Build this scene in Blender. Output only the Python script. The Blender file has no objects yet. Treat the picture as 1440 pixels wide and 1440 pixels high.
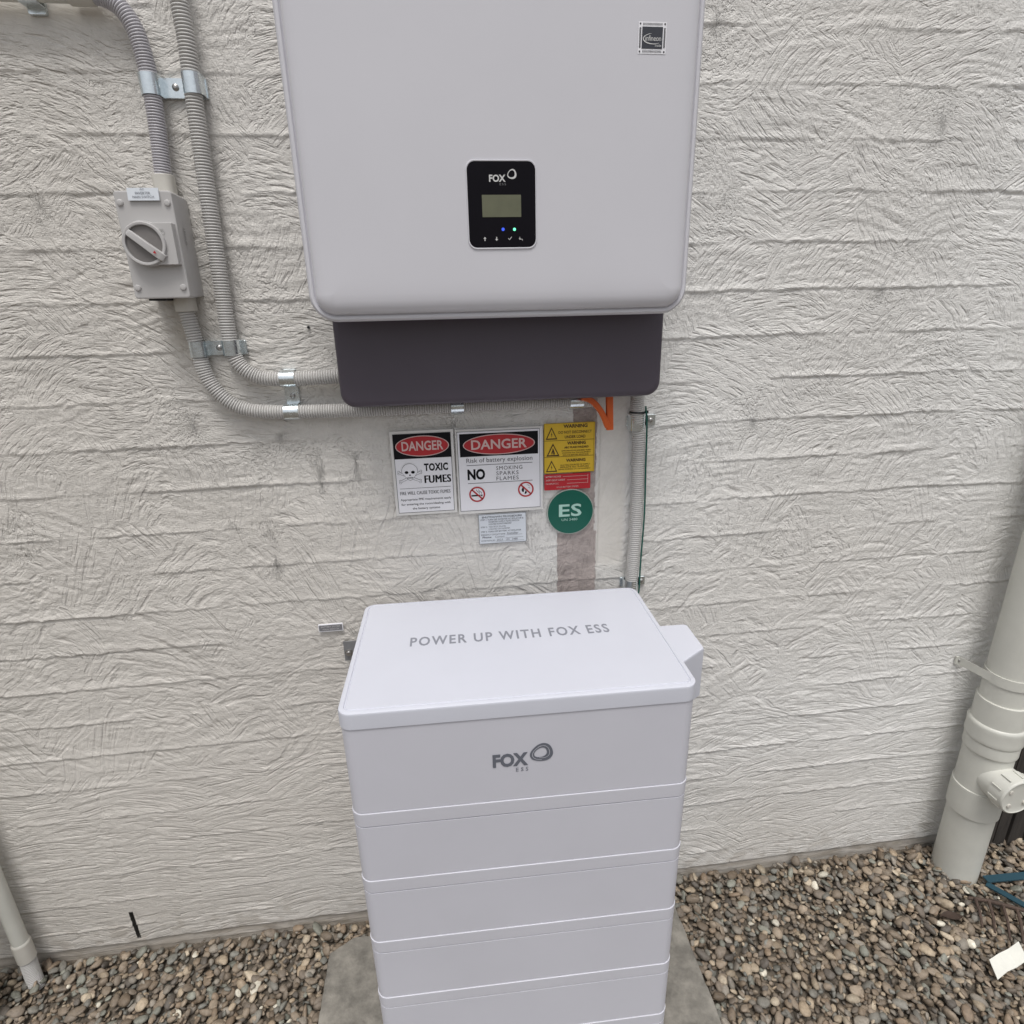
import bpy, math, random
import numpy as np
from mathutils import Vector, Matrix

# ------------------------------------------------------------------ camera
scene = bpy.context.scene
col = scene.collection
CAM = np.array([-0.0109, -1.1841, 1.5333])
YAW, PITCH, ROLL, FOC = 0.1153, 0.3354, -0.0238, 839.73      # FOC in px for a 1440 px wide picture


def cam_axes():
    cy, sy = math.cos(YAW), math.sin(YAW)
    cp, sp = math.cos(PITCH), math.sin(PITCH)
    cr, sr = math.cos(ROLL), math.sin(ROLL)
    f = np.array([sy*cp, cy*cp, -sp])
    r0 = np.array([cy, -sy, 0.0])
    u0 = np.cross(r0, f)
    return cr*r0+sr*u0, -sr*r0+cr*u0, f


RX, UX, FX = cam_axes()
cam_data = bpy.data.cameras.new("camera")
cam = bpy.data.objects.new("camera", cam_data)
col.objects.link(cam)
M = Matrix.Identity(4)
for i in range(3):
    M[i][0], M[i][1], M[i][2], M[i][3] = RX[i], UX[i], -FX[i], CAM[i]
cam.matrix_world = M
cam_data.sensor_width = 36.0
cam_data.lens = 36.0*FOC/1440.0
cam_data.clip_start = 0.02
cam_data.clip_end = 200
scene.camera = cam

# ------------------------------------------------------------------ daylight (bright overcast)
SUN_EL, SUN_AZ = math.radians(68), math.radians(187)          # azimuth clockwise from +Y
world = bpy.data.worlds.new("World")
scene.world = world
world.use_nodes = True
wn, wl = world.node_tree.nodes, world.node_tree.links
wn.clear()
sky = wn.new("ShaderNodeTexSky")
sky.sky_type = 'NISHITA'
sky.sun_disc = False
sky.sun_elevation = SUN_EL
sky.sun_rotation = SUN_AZ
sky.dust_density = 4.0
hsv = wn.new("ShaderNodeHueSaturation")
hsv.inputs['Saturation'].default_value = 0.22                  # cloud cover: the blue is mostly veiled
bg = wn.new("ShaderNodeBackground")
bg.inputs['Strength'].default_value = 0.138
wo = wn.new("ShaderNodeOutputWorld")
wl.new(sky.outputs[0], hsv.inputs['Color'])
wl.new(hsv.outputs[0], bg.inputs['Color'])
wl.new(bg.outputs[0], wo.inputs['Surface'])
sd = bpy.data.lights.new("sun", 'SUN')
sd.energy = 1.6
sd.angle = math.radians(20)
sd.color = (1.0, 0.97, 0.93)
sun = bpy.data.objects.new("sun", sd)
col.objects.link(sun)
sun_dir = Vector((math.sin(SUN_AZ)*math.cos(SUN_EL), math.cos(SUN_AZ)*math.cos(SUN_EL), math.sin(SUN_EL)))
sun.rotation_euler = sun_dir.to_track_quat('Z', 'Y').to_euler()
sun.location = (0, -3, 5)

vs = scene.view_settings
vs.view_transform = 'Standard'
vs.look = 'None'
vs.gamma = 1.0
vs.use_curve_mapping = False
vs.exposure = 0.0

random.seed(4)
rng = np.random.default_rng(7)
PI = math.pi


# ------------------------------------------------------------------ materials
def mat(name, c, rough=0.5, metal=0.0, var=0.04, vscale=8.0, bump=0.0, bscale=60.0, emit=None, estr=0.0, attr=None,
        spec=0.5, stretch=None, rvar=0.06):
    m = bpy.data.materials.new(name)
    m.use_nodes = True
    n, l = m.node_tree.nodes, m.node_tree.links
    b = n['Principled BSDF']
    b.inputs['Roughness'].default_value = rough
    b.inputs['Metallic'].default_value = metal
    b.inputs['Specular IOR Level'].default_value = spec
    tc = n.new('ShaderNodeTexCoord')
    src = tc.outputs['Object']
    if stretch:
        mp = n.new('ShaderNodeMapping')
        mp.inputs['Scale'].default_value = stretch
        l.new(src, mp.inputs[0])
        src = mp.outputs[0]
    no = n.new('ShaderNodeTexNoise')
    no.inputs['Scale'].default_value = vscale
    no.inputs['Detail'].default_value = 5
    no.inputs['Roughness'].default_value = 0.6
    l.new(src, no.inputs['Vector'])
    mr = n.new('ShaderNodeMapRange')
    mr.inputs[1].default_value, mr.inputs[2].default_value = 0.3, 0.7
    mr.inputs[3].default_value, mr.inputs[4].default_value = 1-var, 1+var
    l.new(no.outputs['Fac'], mr.inputs[0])
    mx = n.new('ShaderNodeVectorMath')
    mx.operation = 'SCALE'
    l.new(mr.outputs[0], mx.inputs['Scale'])
    if attr:
        at = n.new('ShaderNodeAttribute')
        at.attribute_name = attr
        l.new(at.outputs['Color'], mx.inputs[0])
    else:
        mx.inputs[0].default_value = c
    l.new(mx.outputs[0], b.inputs['Base Color'])
    mr2 = n.new('ShaderNodeMapRange')
    mr2.inputs[3].default_value, mr2.inputs[4].default_value = max(0.02, rough-rvar), min(1, rough+rvar)
    l.new(no.outputs['Fac'], mr2.inputs[0])
    l.new(mr2.outputs[0], b.inputs['Roughness'])
    if bump:
        nb = n.new('ShaderNodeTexNoise')
        nb.inputs['Scale'].default_value = bscale
        nb.inputs['Detail'].default_value = 4
        l.new(src, nb.inputs['Vector'])
        bp = n.new('ShaderNodeBump')
        bp.inputs['Strength'].default_value = 1.0
        bp.inputs['Distance'].default_value = bump
        l.new(nb.outputs['Fac'], bp.inputs['Height'])
        l.new(bp.outputs[0], b.inputs['Normal'])
    if emit:
        b.inputs['Emission Color'].default_value = (*emit, 1)
        b.inputs['Emission Strength'].default_value = estr
    return m


M_coat = mat('white_powder_coat', (0.582, 0.584, 0.642), 0.42, var=0.022, vscale=5, bump=0.00006, bscale=900)
M_lid = mat('white_coat_lit_lid', (0.600, 0.615, 0.685), 0.40, var=0.022, vscale=5, bump=0.00005, bscale=900)  # coat tone lifted: the brighter light on the lid top is in the colour
M_band = mat('white_band_coat', (0.590, 0.592, 0.648), 0.42, var=0.022, vscale=5, bump=0.00006, bscale=900)
M_inv = mat('inverter_coat', (0.635, 0.632, 0.675), 0.36, var=0.02, vscale=4, bump=0.00005, bscale=900)
M_dark = mat('dark_grey_plastic', (0.078, 0.066, 0.086), 0.42, var=0.06, vscale=4, bump=0.00008, bscale=700)
M_seam = mat('seam_gasket', (0.10, 0.10, 0.11), 0.7)
M_text = mat('grey_print', (0.13, 0.14, 0.17), 0.5)
M_text_lid = mat('pale_grey_print', (0.24, 0.25, 0.29), 0.5)
M_glass = mat('black_glass', (0.008, 0.007, 0.010), 0.08, var=0.2, spec=0.07, rvar=0.03)
M_lcd = mat('olive_lcd', (0.13, 0.135, 0.085), 0.35, var=0.08, vscale=40)
M_white_print = mat('white_print', (0.62, 0.62, 0.62), 0.5)
M_dim_print = mat('dim_print', (0.16, 0.16, 0.17), 0.5)
M_blue_led = mat('blue_led', (0.02, 0.05, 0.4), 0.3, emit=(0.05, 0.12, 0.9), estr=0.9)
M_green_led = mat('green_led', (0.1, 0.5, 0.3), 0.3, emit=(0.15, 1.0, 0.5), estr=1.6)
M_conduit = mat('grey_conduit_pvc', (0.54, 0.53, 0.515), 0.42, var=0.05, vscale=20)
M_conduit_v = mat('violet_grey_conduit_pvc', (0.50, 0.488, 0.515), 0.42, var=0.05, vscale=20)
M_iso = mat('isolator_grey_plastic', (0.50, 0.49, 0.485), 0.45, var=0.03, bump=0.00006, bscale=500)
M_iso_dark = mat('dial_recess_plastic', (0.19, 0.178, 0.172), 0.5, var=0.08, vscale=30)
M_gland = mat('cream_pvc', (0.58, 0.56, 0.51), 0.4, var=0.04)
M_zinc = mat('galvanised_steel', (0.74, 0.80, 0.83), 0.25, metal=0.95, var=0.10, vscale=60, bump=0.0002, bscale=200, rvar=0.12)
M_steel = mat('bare_screw_steel', (0.42, 0.41, 0.40), 0.35, metal=0.9, var=0.15, vscale=90)
M_bracket = mat('grey_bracket_steel', (0.33, 0.34, 0.36), 0.45, metal=0.6, var=0.12, vscale=40)
M_pipe = mat('painted_drain_pvc', (0.61, 0.61, 0.56), 0.42, var=0.09, vscale=6, bump=0.0003, bscale=40)
M_orange = mat('orange_plastic', (0.72, 0.13, 0.025), 0.42, var=0.05)
M_green = mat('green_wire_sheath', (0.008, 0.085, 0.065), 0.4)
M_black = mat('black_plastic', (0.012, 0.012, 0.014), 0.5)
M_signw = mat('white_vinyl', (0.86, 0.86, 0.90), 0.4, var=0.03, vscale=14)
M_signframe = mat('white_sign_board', (0.74, 0.73, 0.71), 0.45, var=0.03, vscale=14)
M_ink = mat('black_ink', (0.008, 0.008, 0.010), 0.6, spec=0.15)
M_ink2 = mat('soft_black_ink', (0.06, 0.06, 0.07), 0.5)
M_red = mat('red_ink', (0.46, 0.022, 0.03), 0.45, var=0.06)
M_redsign = mat('red_label', (0.50, 0.018, 0.028), 0.45, var=0.08, vscale=30)
M_pink = mat('pinkish_white_print', (0.68, 0.50, 0.48), 0.45)
M_yellow = mat('yellow_label', (0.74, 0.49, 0.035), 0.45, var=0.06, vscale=20)
M_yink = mat('brown_black_ink', (0.05, 0.022, 0.01), 0.5)
M_es = mat('green_sign', (0.0, 0.105, 0.072), 0.35, var=0.06)
M_es_edge = mat('pale_sign_edge', (0.42, 0.46, 0.42), 0.5)
M_mint = mat('mint_print', (0.42, 0.66, 0.58), 0.5)
M_proc = mat('pale_blue_label', (0.68, 0.72, 0.77), 0.4, var=0.03)
M_slab = mat('weathered_concrete', (0.20, 0.188, 0.165), 0.9, var=0.42, vscale=24, bump=0.0028, bscale=70)
M_soil = mat('damp_soil', (0.125, 0.105, 0.082), 0.95, var=0.4, vscale=60, bump=0.004, bscale=120)
M_stone = mat('river_pebble', (0.3, 0.3, 0.3), 0.62, var=0.22, vscale=160, attr='stone', bump=0.0006, bscale=420)
M_timber = mat('dark_weathered_timber', (0.035, 0.030, 0.026), 0.85, var=0.35, vscale=14, stretch=(6, 6, 0.6), bump=0.001, bscale=60)
M_bluep = mat('blue_strip_plastic', (0.022, 0.065, 0.09), 0.5, var=0.15)
M_rust = mat('rusty_brown_steel', (0.075, 0.050, 0.038), 0.8, var=0.3, vscale=80, bump=0.0006, bscale=300)
M_card = mat('torn_white_card', (0.74, 0.74, 0.68), 0.7, var=0.05, vscale=40)
M_leaf = mat('dead_leaf', (0.045, 0.028, 0.02), 0.7, var=0.3, vscale=60)
M_hole = mat('dark_cavity', (0.02, 0.018, 0.016), 0.9)


def wall_material():
    m = bpy.data.materials.new('painted_trowelled_render')
    m.use_nodes = True
    n, l = m.node_tree.nodes, m.node_tree.links
    b = n['Principled BSDF']
    b.inputs['Roughness'].default_value = 0.72
    b.inputs['Specular IOR Level'].default_value = 0.35
    at = n.new('ShaderNodeAttribute')
    at.attribute_name = 'paint'
    tc = n.new('ShaderNodeTexCoord')
    n1 = n.new('ShaderNodeTexNoise')
    n1.inputs['Scale'].default_value = 45
    n1.inputs['Detail'].default_value = 8
    n1.inputs['Roughness'].default_value = 0.65
    l.new(tc.outputs['Object'], n1.inputs['Vector'])
    mr = n.new('ShaderNodeMapRange')
    mr.inputs[1].default_value, mr.inputs[2].default_value = 0.3, 0.7
    mr.inputs[3].default_value, mr.inputs[4].default_value = 0.94, 1.06
    l.new(n1.outputs['Fac'], mr.inputs[0])
    vm = n.new('ShaderNodeVectorMath')
    vm.operation = 'SCALE'
    l.new(at.outputs['Color'], vm.inputs[0])
    l.new(mr.outputs[0], vm.inputs['Scale'])
    l.new(vm.outputs[0], b.inputs['Base Color'])
    # trowel strokes finer than the mesh: arcs round a centre that changes from patch to patch
    def math_(op, a_, b_=None, c_=None):
        q = n.new('ShaderNodeMath')
        q.operation = op
        for i_, v_ in enumerate((a_, b_, c_)):
            if v_ is None:
                continue
            if isinstance(v_, (int, float)):
                q.inputs[i_].default_value = v_
            else:
                l.new(v_, q.inputs[i_])
        return q.outputs[0]

    def vec_(op, a_, b_=None, sc=None):
        q = n.new('ShaderNodeVectorMath')
        q.operation = op
        for i_, v_ in enumerate((a_, b_)):
            if v_ is None:
                continue
            if isinstance(v_, tuple):
                q.inputs[i_].default_value = v_
            else:
                l.new(v_, q.inputs[i_])
        if sc is not None:
            q.inputs['Scale'].default_value = sc
        return q.outputs['Value' if op == 'LENGTH' else 'Vector']

    def noise_(vec, scale, detail=2, rough=0.5, dist=0.0):
        q = n.new('ShaderNodeTexNoise')
        q.inputs['Scale'].default_value = scale
        q.inputs['Detail'].default_value = detail
        q.inputs['Roughness'].default_value = rough
        q.inputs['Distortion'].default_value = dist
        l.new(vec, q.inputs['Vector'])
        return q
    flat = vec_('MULTIPLY', tc.outputs['Object'], (1, 0, 1))
    warp = vec_('SCALE', vec_('SUBTRACT', noise_(flat, 6, 2).outputs['Color'], (0.5, 0.5, 0.5)), sc=0.085)
    pos = vec_('ADD', flat, warp)

    sz = n.new('ShaderNodeSeparateXYZ')
    l.new(tc.outputs['Object'], sz.inputs[0])
    lm = n.new('ShaderNodeMapRange')
    lm.inputs[1].default_value, lm.inputs[2].default_value = 1.25, 0.55
    lm.inputs[3].default_value, lm.inputs[4].default_value = 0.0, 0.50
    l.new(sz.outputs['Z'], lm.inputs[0])
    lc = n.new('ShaderNodeCombineXYZ')
    l.new(lm.outputs[0], lc.inputs[2])
    lowoff = lc.outputs[0]

    def swirl(scale, seed, freq, Rr):
        vo = n.new('ShaderNodeTexVoronoi')
        vo.inputs['Scale'].default_value = scale
        l.new(vec_('ADD', vec_('MULTIPLY', pos, (1, 0, 1.35)), (seed, 0.0, seed*0.7)), vo.inputs['Vector'])
        off = vec_('MULTIPLY', vec_('SUBTRACT', vo.outputs['Color'], (0.5, 0.5, 0.62)), (Rr, 0, Rr*1.3))
        # near the ground the strokes are flatter: the arc centre lies farther below
        off = vec_('SUBTRACT', off, lowoff)
        cen = vec_('MULTIPLY', vec_('SUBTRACT', vo.outputs['Position'], (seed, 0.0, seed*0.7)), (1, 0, 1/1.35))
        q = vec_('SUBTRACT', vec_('ADD', flat, vec_('SCALE', warp, sc=0.22)), vec_('ADD', cen, off))
        r = vec_('LENGTH', q)
        sx = n.new('ShaderNodeSeparateXYZ')
        l.new(q, sx.inputs[0])
        ang = math_('ARCTAN2', sx.outputs['Z'], sx.outputs['X'])
        cx = n.new('ShaderNodeCombineXYZ')
        l.new(math_('MULTIPLY', r, freq), cx.inputs[0])
        l.new(math_('MULTIPLY', ang, 6.5), cx.inputs[1])
        sc_ = n.new('ShaderNodeSeparateXYZ')
        l.new(vo.outputs['Color'], sc_.inputs[0])
        l.new(math_('MULTIPLY', sc_.outputs['X'], 40.0), cx.inputs[2])
        no = noise_(cx.outputs[0], 1.0, 2.5, 0.55)
        # upright strokes are fainter than level ones
        lv = math_('ABSOLUTE', math_('DIVIDE', sx.outputs['Z'], math_('MAXIMUM', r, 0.001)))
        return math_('ADD', 0.5, math_('MULTIPLY', math_('SUBTRACT', no.outputs['Fac'], 0.5), math_('ADD', 0.35, math_('MULTIPLY', lv, 0.65))))
    s1 = swirl(4.8, 3.0, 150.0, 0.45)
    s2 = swirl(7.0, 11.0, 195.0, 0.34)
    pick = n.new('ShaderNodeMapRange')
    pick.inputs[1].default_value, pick.inputs[2].default_value = 0.47, 0.53
    l.new(noise_(flat, 4.5, 4).outputs['Fac'], pick.inputs[0])
    h = math_('ADD', math_('MULTIPLY', s1, pick.outputs[0]), math_('MULTIPLY', s2, math_('SUBTRACT', 1.0, pick.outputs[0])))
    # sharpen into ridges
    ridge = math_('POWER', math_('SUBTRACT', 1.0, math_('MULTIPLY', math_('ABSOLUTE', math_('SUBTRACT', h, 0.52)), 5.0)), 1.0)
    ridge = math_('MAXIMUM', ridge, 0.0)
    h = math_('ADD', math_('MULTIPLY', ridge, 0.42), math_('MULTIPLY', h, 1.7))
    grain = noise_(vec_('MULTIPLY', flat, (0.6, 1, 1.2)), 330, 4, 0.6).outputs['Fac']
    lump = noise_(vec_('MULTIPLY', flat, (0.75, 1, 1.1)), 120, 2, 0.5, 0.4).outputs['Fac']
    # texture is weaker where the paint was brushed smooth (mask stored with the paint)
    h = math_('ADD', h, math_('MULTIPLY', math_('ADD', grain, lump), 0.55))
    h = math_('MULTIPLY', h, at.outputs['Alpha'])
    bp = n.new('ShaderNodeBump')
    bp.inputs['Distance'].default_value = 0.0032
    l.new(h, bp.inputs['Height'])
    l.new(bp.outputs[0], b.inputs['Normal'])
    return m


# ------------------------------------------------------------------ mesh helpers
class MB:
    def __init__(s):
        s.v, s.f = [], []

    def add(s, vs_, fs_):
        o = len(s.v)
        s.v.extend([tuple(p) for p in vs_])
        s.f.extend([tuple(i+o for i in f) for f in fs_])
        return s

    def box(s, x0, x1, y0, y1, z0, z1):
        return s.add([(x0, y0, z0), (x1, y0, z0), (x1, y1, z0), (x0, y1, z0), (x0, y0, z1), (x1, y0, z1), (x1, y1, z1), (x0, y1, z1)],
                     [(0, 3, 2, 1), (4, 5, 6, 7), (0, 1, 5, 4), (1, 2, 6, 5), (2, 3, 7, 6), (3, 0, 4, 7)])

    def rings(s, rings, cap0=True, cap1=True, closed=True):
        n = len(rings[0])
        vs_, fs_ = [p for r in rings for p in r], []
        for i in range(len(rings)-1):
            for j in range(n if closed else n-1):
                k = (j+1) % n
                fs_.append((i*n+j, i*n+k, (i+1)*n+k, (i+1)*n+j))
        if cap0:
            fs_.append(tuple(range(n-1, -1, -1)))
        if cap1:
            fs_.append(tuple(range((len(rings)-1)*n, len(rings)*n)))
        return s.add(vs_, fs_)

    def tube(s, path, rad, seg=12, caps=True, up=None):
        """path of Vectors, rad a number or a list"""
        P = [Vector(p) for p in path]
        rr = rad if hasattr(rad, '__len__') else [rad]*len(P)
        T = [(P[min(i+1, len(P)-1)]-P[max(i-1, 0)]).normalized() for i in range(len(P))]
        ref = Vector(up) if up else (Vector((0, 1, 0)) if abs(T[0].y) < 0.9 else Vector((1, 0, 0)))
        rg = []
        a = (ref-T[0]*ref.dot(T[0])).normalized()
        for p, t, r in zip(P, T, rr):
            a = (a-t*a.dot(t)).normalized()
            b = t.cross(a)
            rg.append([p+(a*math.cos(2*PI*k/seg)+b*math.sin(2*PI*k/seg))*r for k in range(seg)])
        return s.rings(rg, caps, caps)

    def lathe(s, c, axis, prof, seg=32, caps=(True, True)):
        """prof: (distance along axis, radius)"""
        ax = Vector(axis).normalized()
        a = ax.orthogonal().normalized()
        b = ax.cross(a)
        c = Vector(c)
        return s.rings([[c+ax*d+(a*math.cos(2*PI*k/seg)+b*math.sin(2*PI*k/seg))*r for k in range(seg)] for d, r in prof], *caps)

    def ball(s, c, r, sc=(1, 1, 1), seg=12):
        rg = []
        for i in range(1, 7):
            t = PI*i/7
            rg.append([(c[0]+sc[0]*r*math.sin(t)*math.cos(2*PI*k/seg), c[1]+sc[1]*r*math.sin(t)*math.sin(2*PI*k/seg),
                        c[2]-sc[2]*r*math.cos(t)) for k in range(seg)])
        return s.rings(rg)

    def build(s, name, m, parent=None, world=True, smooth=30, **props):
        off = Vector((0, 0, 0))
        if parent is not None and world:
            p = parent
            while p is not None:
                off += p.location
                p = p.parent
        me = bpy.data.meshes.new(name)
        me.from_pydata([(p[0]-off.x, p[1]-off.y, p[2]-off.z) for p in s.v], [], s.f)
        me.materials.append(m)
        me.update()
        if smooth:
            me.polygons.foreach_set('use_smooth', [True]*len(me.polygons))
            me.set_sharp_from_angle(angle=math.radians(smooth))
        o = bpy.data.objects.new(name, me)
        col.objects.link(o)
        if smooth and 8 < len(s.f) < 4000:
            w = o.modifiers.new('weighted_normal', 'WEIGHTED_NORMAL')
            w.keep_sharp = True
        if parent is not None:
            o.parent = parent
        for k, v in props.items():
            o[k] = v
        return o


def tag(o, label=None, cat=None, group=None, kind=None):
    for k, v in (('label', label), ('category', cat), ('group', group), ('kind', kind)):
        if v:
            o[k] = v
    return o


def thing(name, loc, label, cat, group=None, rz=0.0):
    o = bpy.data.objects.new(name, None)
    o.empty_display_size = 0.05
    col.objects.link(o)
    o.location = loc
    o.rotation_euler = (0, 0, rz)
    return tag(o, label, cat, group)


def rrect(x0, x1, y0, y1, r, n=6):
    """rounded rectangle outline, r a number or 4 radii (x1y1, x0y1, x0y0, x1y0)"""
    rr = r if hasattr(r, '__len__') else (r,)*4
    out = []
    for (cx, cy, a0), q in zip(((x1, y1, 0), (x0, y1, 90), (x0, y0, 180), (x1, y0, 270)), rr):
        q = max(q, 1e-5)
        sx = -1 if cx == x1 else 1
        sy = -1 if cy == y1 else 1
        for k in range(n+1):
            a = math.radians(a0+90*k/n)
            out.append((cx+sx*q+q*math.cos(a), cy+sy*q+q*math.sin(a)))
    return out


def loft_z(mb, x0, x1, y0, y1, r, prof, n=6):
    """prof: (z, inset)"""
    mb.rings([[(a, b, z) for a, b in rrect(x0+i, x1-i, y0+i, y1-i, max(r-i, 0.001), n)] for z, i in prof])
    return mb


def loft_y(mb, x0, x1, z0, z1, r, prof, n=8):
    """prof: (y, inset); outline lies in the xz plane"""
    rg = []
    for y, i in prof:
        rr = [max(q-i, 0.001) for q in r] if hasattr(r, '__len__') else max(r-i, 0.001)
        rg.append([(a, y, b) for a, b in rrect(x0+i, x1-i, z0+i, z1-i, rr, n)])
    mb.rings(rg)
    return mb


_tc = {}


def text_geo(s, bold=0.0, spacing=1.0):
    key = (s, bold, spacing)
    if key in _tc:
        return _tc[key]
    c = bpy.data.curves.new('t', 'FONT')
    c.body = s
    c.offset = bold
    c.space_character = spacing
    c.resolution_u = 3
    o = bpy.data.objects.new('t', c)
    col.objects.link(o)
    dg = bpy.context.evaluated_depsgraph_get()
    me = bpy.data.meshes.new_from_object(o.evaluated_get(dg))
    v = [(p.co.x, p.co.y) for p in me.vertices]
    f = [tuple(p.vertices) for p in me.polygons]
    bpy.data.objects.remove(o)
    bpy.data.curves.remove(c)
    bpy.data.meshes.remove(me)
    xs, ys = [p[0] for p in v], [p[1] for p in v]
    x0, x1, y0, y1 = min(xs), max(xs), min(ys), max(ys)
    v = [((p[0]-x0)/(x1-x0), (p[1]-y0)/(y1-y0)) for p in v]
    _tc[key] = (v, f)
    return v, f


class Sheet:
    """flat print on a plane: origin top left, u to the right, v down, in millimetres"""

    def __init__(s, o, ux=(1, 0, 0), vx=(0, 0, -1), scale=0.001):
        s.o, s.ux, s.vx = Vector(o), Vector(ux)*scale, Vector(vx)*scale
        s.n = -(s.vx.cross(s.ux)).normalized()      # towards the viewer
        if s.n.y > 0.5 or s.n.z < -0.5:
            s.n = -s.n
        s.parts = {}

    def P(s, u, v, lay):
        return s.o+s.ux*u+s.vx*v+s.n*(lay*0.00035)

    def put(s, part, m, pts, faces, lay):
        k = (part, m.name)
        if k not in s.parts:
            s.parts[k] = (MB(), m)
        vv = [s.P(a, b, lay) for a, b in pts]
        # orient outwards
        ff = []
        for f in faces:
            a, b, c = vv[f[0]], vv[f[1]], vv[f[2]]
            ff.append(f if (b-a).cross(c-a).dot(s.n) >= 0 else tuple(reversed(f)))
        s.parts[k][0].add(vv, ff)

    def rect(s, part, m, u0, v0, u1, v1, lay):
        s.put(part, m, [(u0, v0), (u1, v0), (u1, v1), (u0, v1)], [(0, 1, 2, 3)], lay)

    def frame(s, part, m, u0, v0, u1, v1, w, lay):
        for a in ((u0, v0, u1, v0+w), (u0, v1-w, u1, v1), (u0, v0+w, u0+w, v1-w), (u1-w, v0+w, u1, v1-w)):
            s.rect(part, m, *a, lay)

    def poly(s, part, m, pts, lay):
        s.put(part, m, pts, [tuple(range(len(pts)))], lay)

    def ellipse(s, part, m, cu, cv, ru, rv, lay, n=48):
        s.poly(part, m, [(cu+ru*math.cos(2*PI*k/n), cv+rv*math.sin(2*PI*k/n)) for k in range(n)], lay)

    def ring(s, part, m, cu, cv, ru, rv, w, lay, n=48):
        s.band(part, m, [(cu+ru*math.cos(2*PI*k/n), cv+rv*math.sin(2*PI*k/n)) for k in range(n)],
               [(cu+(ru-w)*math.cos(2*PI*k/n), cv+(rv-w)*math.sin(2*PI*k/n)) for k in range(n)], lay)

    def band(s, part, m, A, B, lay, closed=True):
        n = len(A)
        s.put(part, m, list(A)+list(B), [(k, (k+1) % n, n+(k+1) % n, n+k) for k in range(n if closed else n-1)], lay)

    def stroke(s, part, m, pts, w, lay):
        A, B = [], []
        for i, p in enumerate(pts):
            q0, q1 = pts[max(i-1, 0)], pts[min(i+1, len(pts)-1)]
            dx, dy = q1[0]-q0[0], q1[1]-q0[1]
            L = math.hypot(dx, dy) or 1
            A.append((p[0]-dy/L*w/2, p[1]+dx/L*w/2))
            B.append((p[0]+dy/L*w/2, p[1]-dx/L*w/2))
        s.band(part, m, A, B, lay, closed=False)

    def text(s, m, body, u0, v0, u1, v1, lay, bold=0.0, spacing=1.0, part='lettering'):
        if bold and 'M' in body:
            # emboldened M closes up in the built-in font: thicken by shifted copies instead
            d = bold*0.30*(v1-v0)
            v, f = text_geo(body, 0.0, spacing)
            for k, q in enumerate((-1, 0, 1)):
                s.put(part, m, [(u0+d+q*d+a*(u1-u0-2*d), v1-b*(v1-v0)) for a, b in v], f, lay+0.12*k)
            return
        v, f = text_geo(body, bold, spacing)
        s.put(part, m, [(u0+a*(u1-u0), v1-b*(v1-v0)) for a, b in v], f, lay)

    def finish(s, parent, world=True):
        out = []
        for (part, _), (mb, m) in s.parts.items():
            o = mb.build(part, m, parent, world=world, smooth=0)
        if part in ('pictogram', 'printed_pins', 'rule', 'key_symbol'):
            o['kind'] = 'stuff'
        out.append(o)
        return out


def smooth_path(pts, step):
    """Catmull-Rom resampled at even steps"""
    P = [np.array(p, float) for p in pts]
    P = [2*P[0]-P[1]]+P+[2*P[-1]-P[-2]]
    fine = []
    for i in range(1, len(P)-2):
        for t in np.linspace(0, 1, 40, endpoint=False):
            a, b, c, d = P[i-1], P[i], P[i+1], P[i+2]
            fine.append(0.5*(2*b+(c-a)*t+(2*a-5*b+4*c-d)*t*t+(3*b-a-3*c+d)*t**3))
    fine.append(P[-2])
    fine = np.array(fine)
    L = np.concatenate([[0], np.cumsum(np.linalg.norm(np.diff(fine, axis=0), axis=1))])
    n = max(int(L[-1]/step), 2)
    t = np.linspace(0, L[-1], n+1)
    return np.stack([np.interp(t, L, fine[:, k]) for k in range(3)], 1)


def at(px, py, y):
    """point on the plane y seen at pixel px, py of the 1440 px photograph"""
    d = FX*FOC+RX*(px-720)+UX*(720-py)
    return CAM+d*((y-CAM[1])/d[1])


# ------------------------------------------------------------------ the rendered wall
_G = rng.random((512, 512)).astype(np.float32)


def vnoise(u, v, seed=0):
    u = u+seed*37.13
    v = v+seed*91.7
    iu, iv = np.floor(u).astype(int), np.floor(v).astype(int)
    fu, fv = u-iu, v-iv
    fu, fv = fu*fu*(3-2*fu), fv*fv*(3-2*fv)
    a, b = _G[iu & 511, iv & 511], _G[(iu+1) & 511, iv & 511]
    c, d = _G[iu & 511, (iv+1) & 511], _G[(iu+1) & 511, (iv+1) & 511]
    return (a*(1-fu)+b*fu)*(1-fv)+(c*(1-fu)+d*fu)*fv


def sstep(x, a, b):
    t = np.clip((x-a)/(b-a), 0, 1)
    return t*t*(3-2*t)


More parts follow.
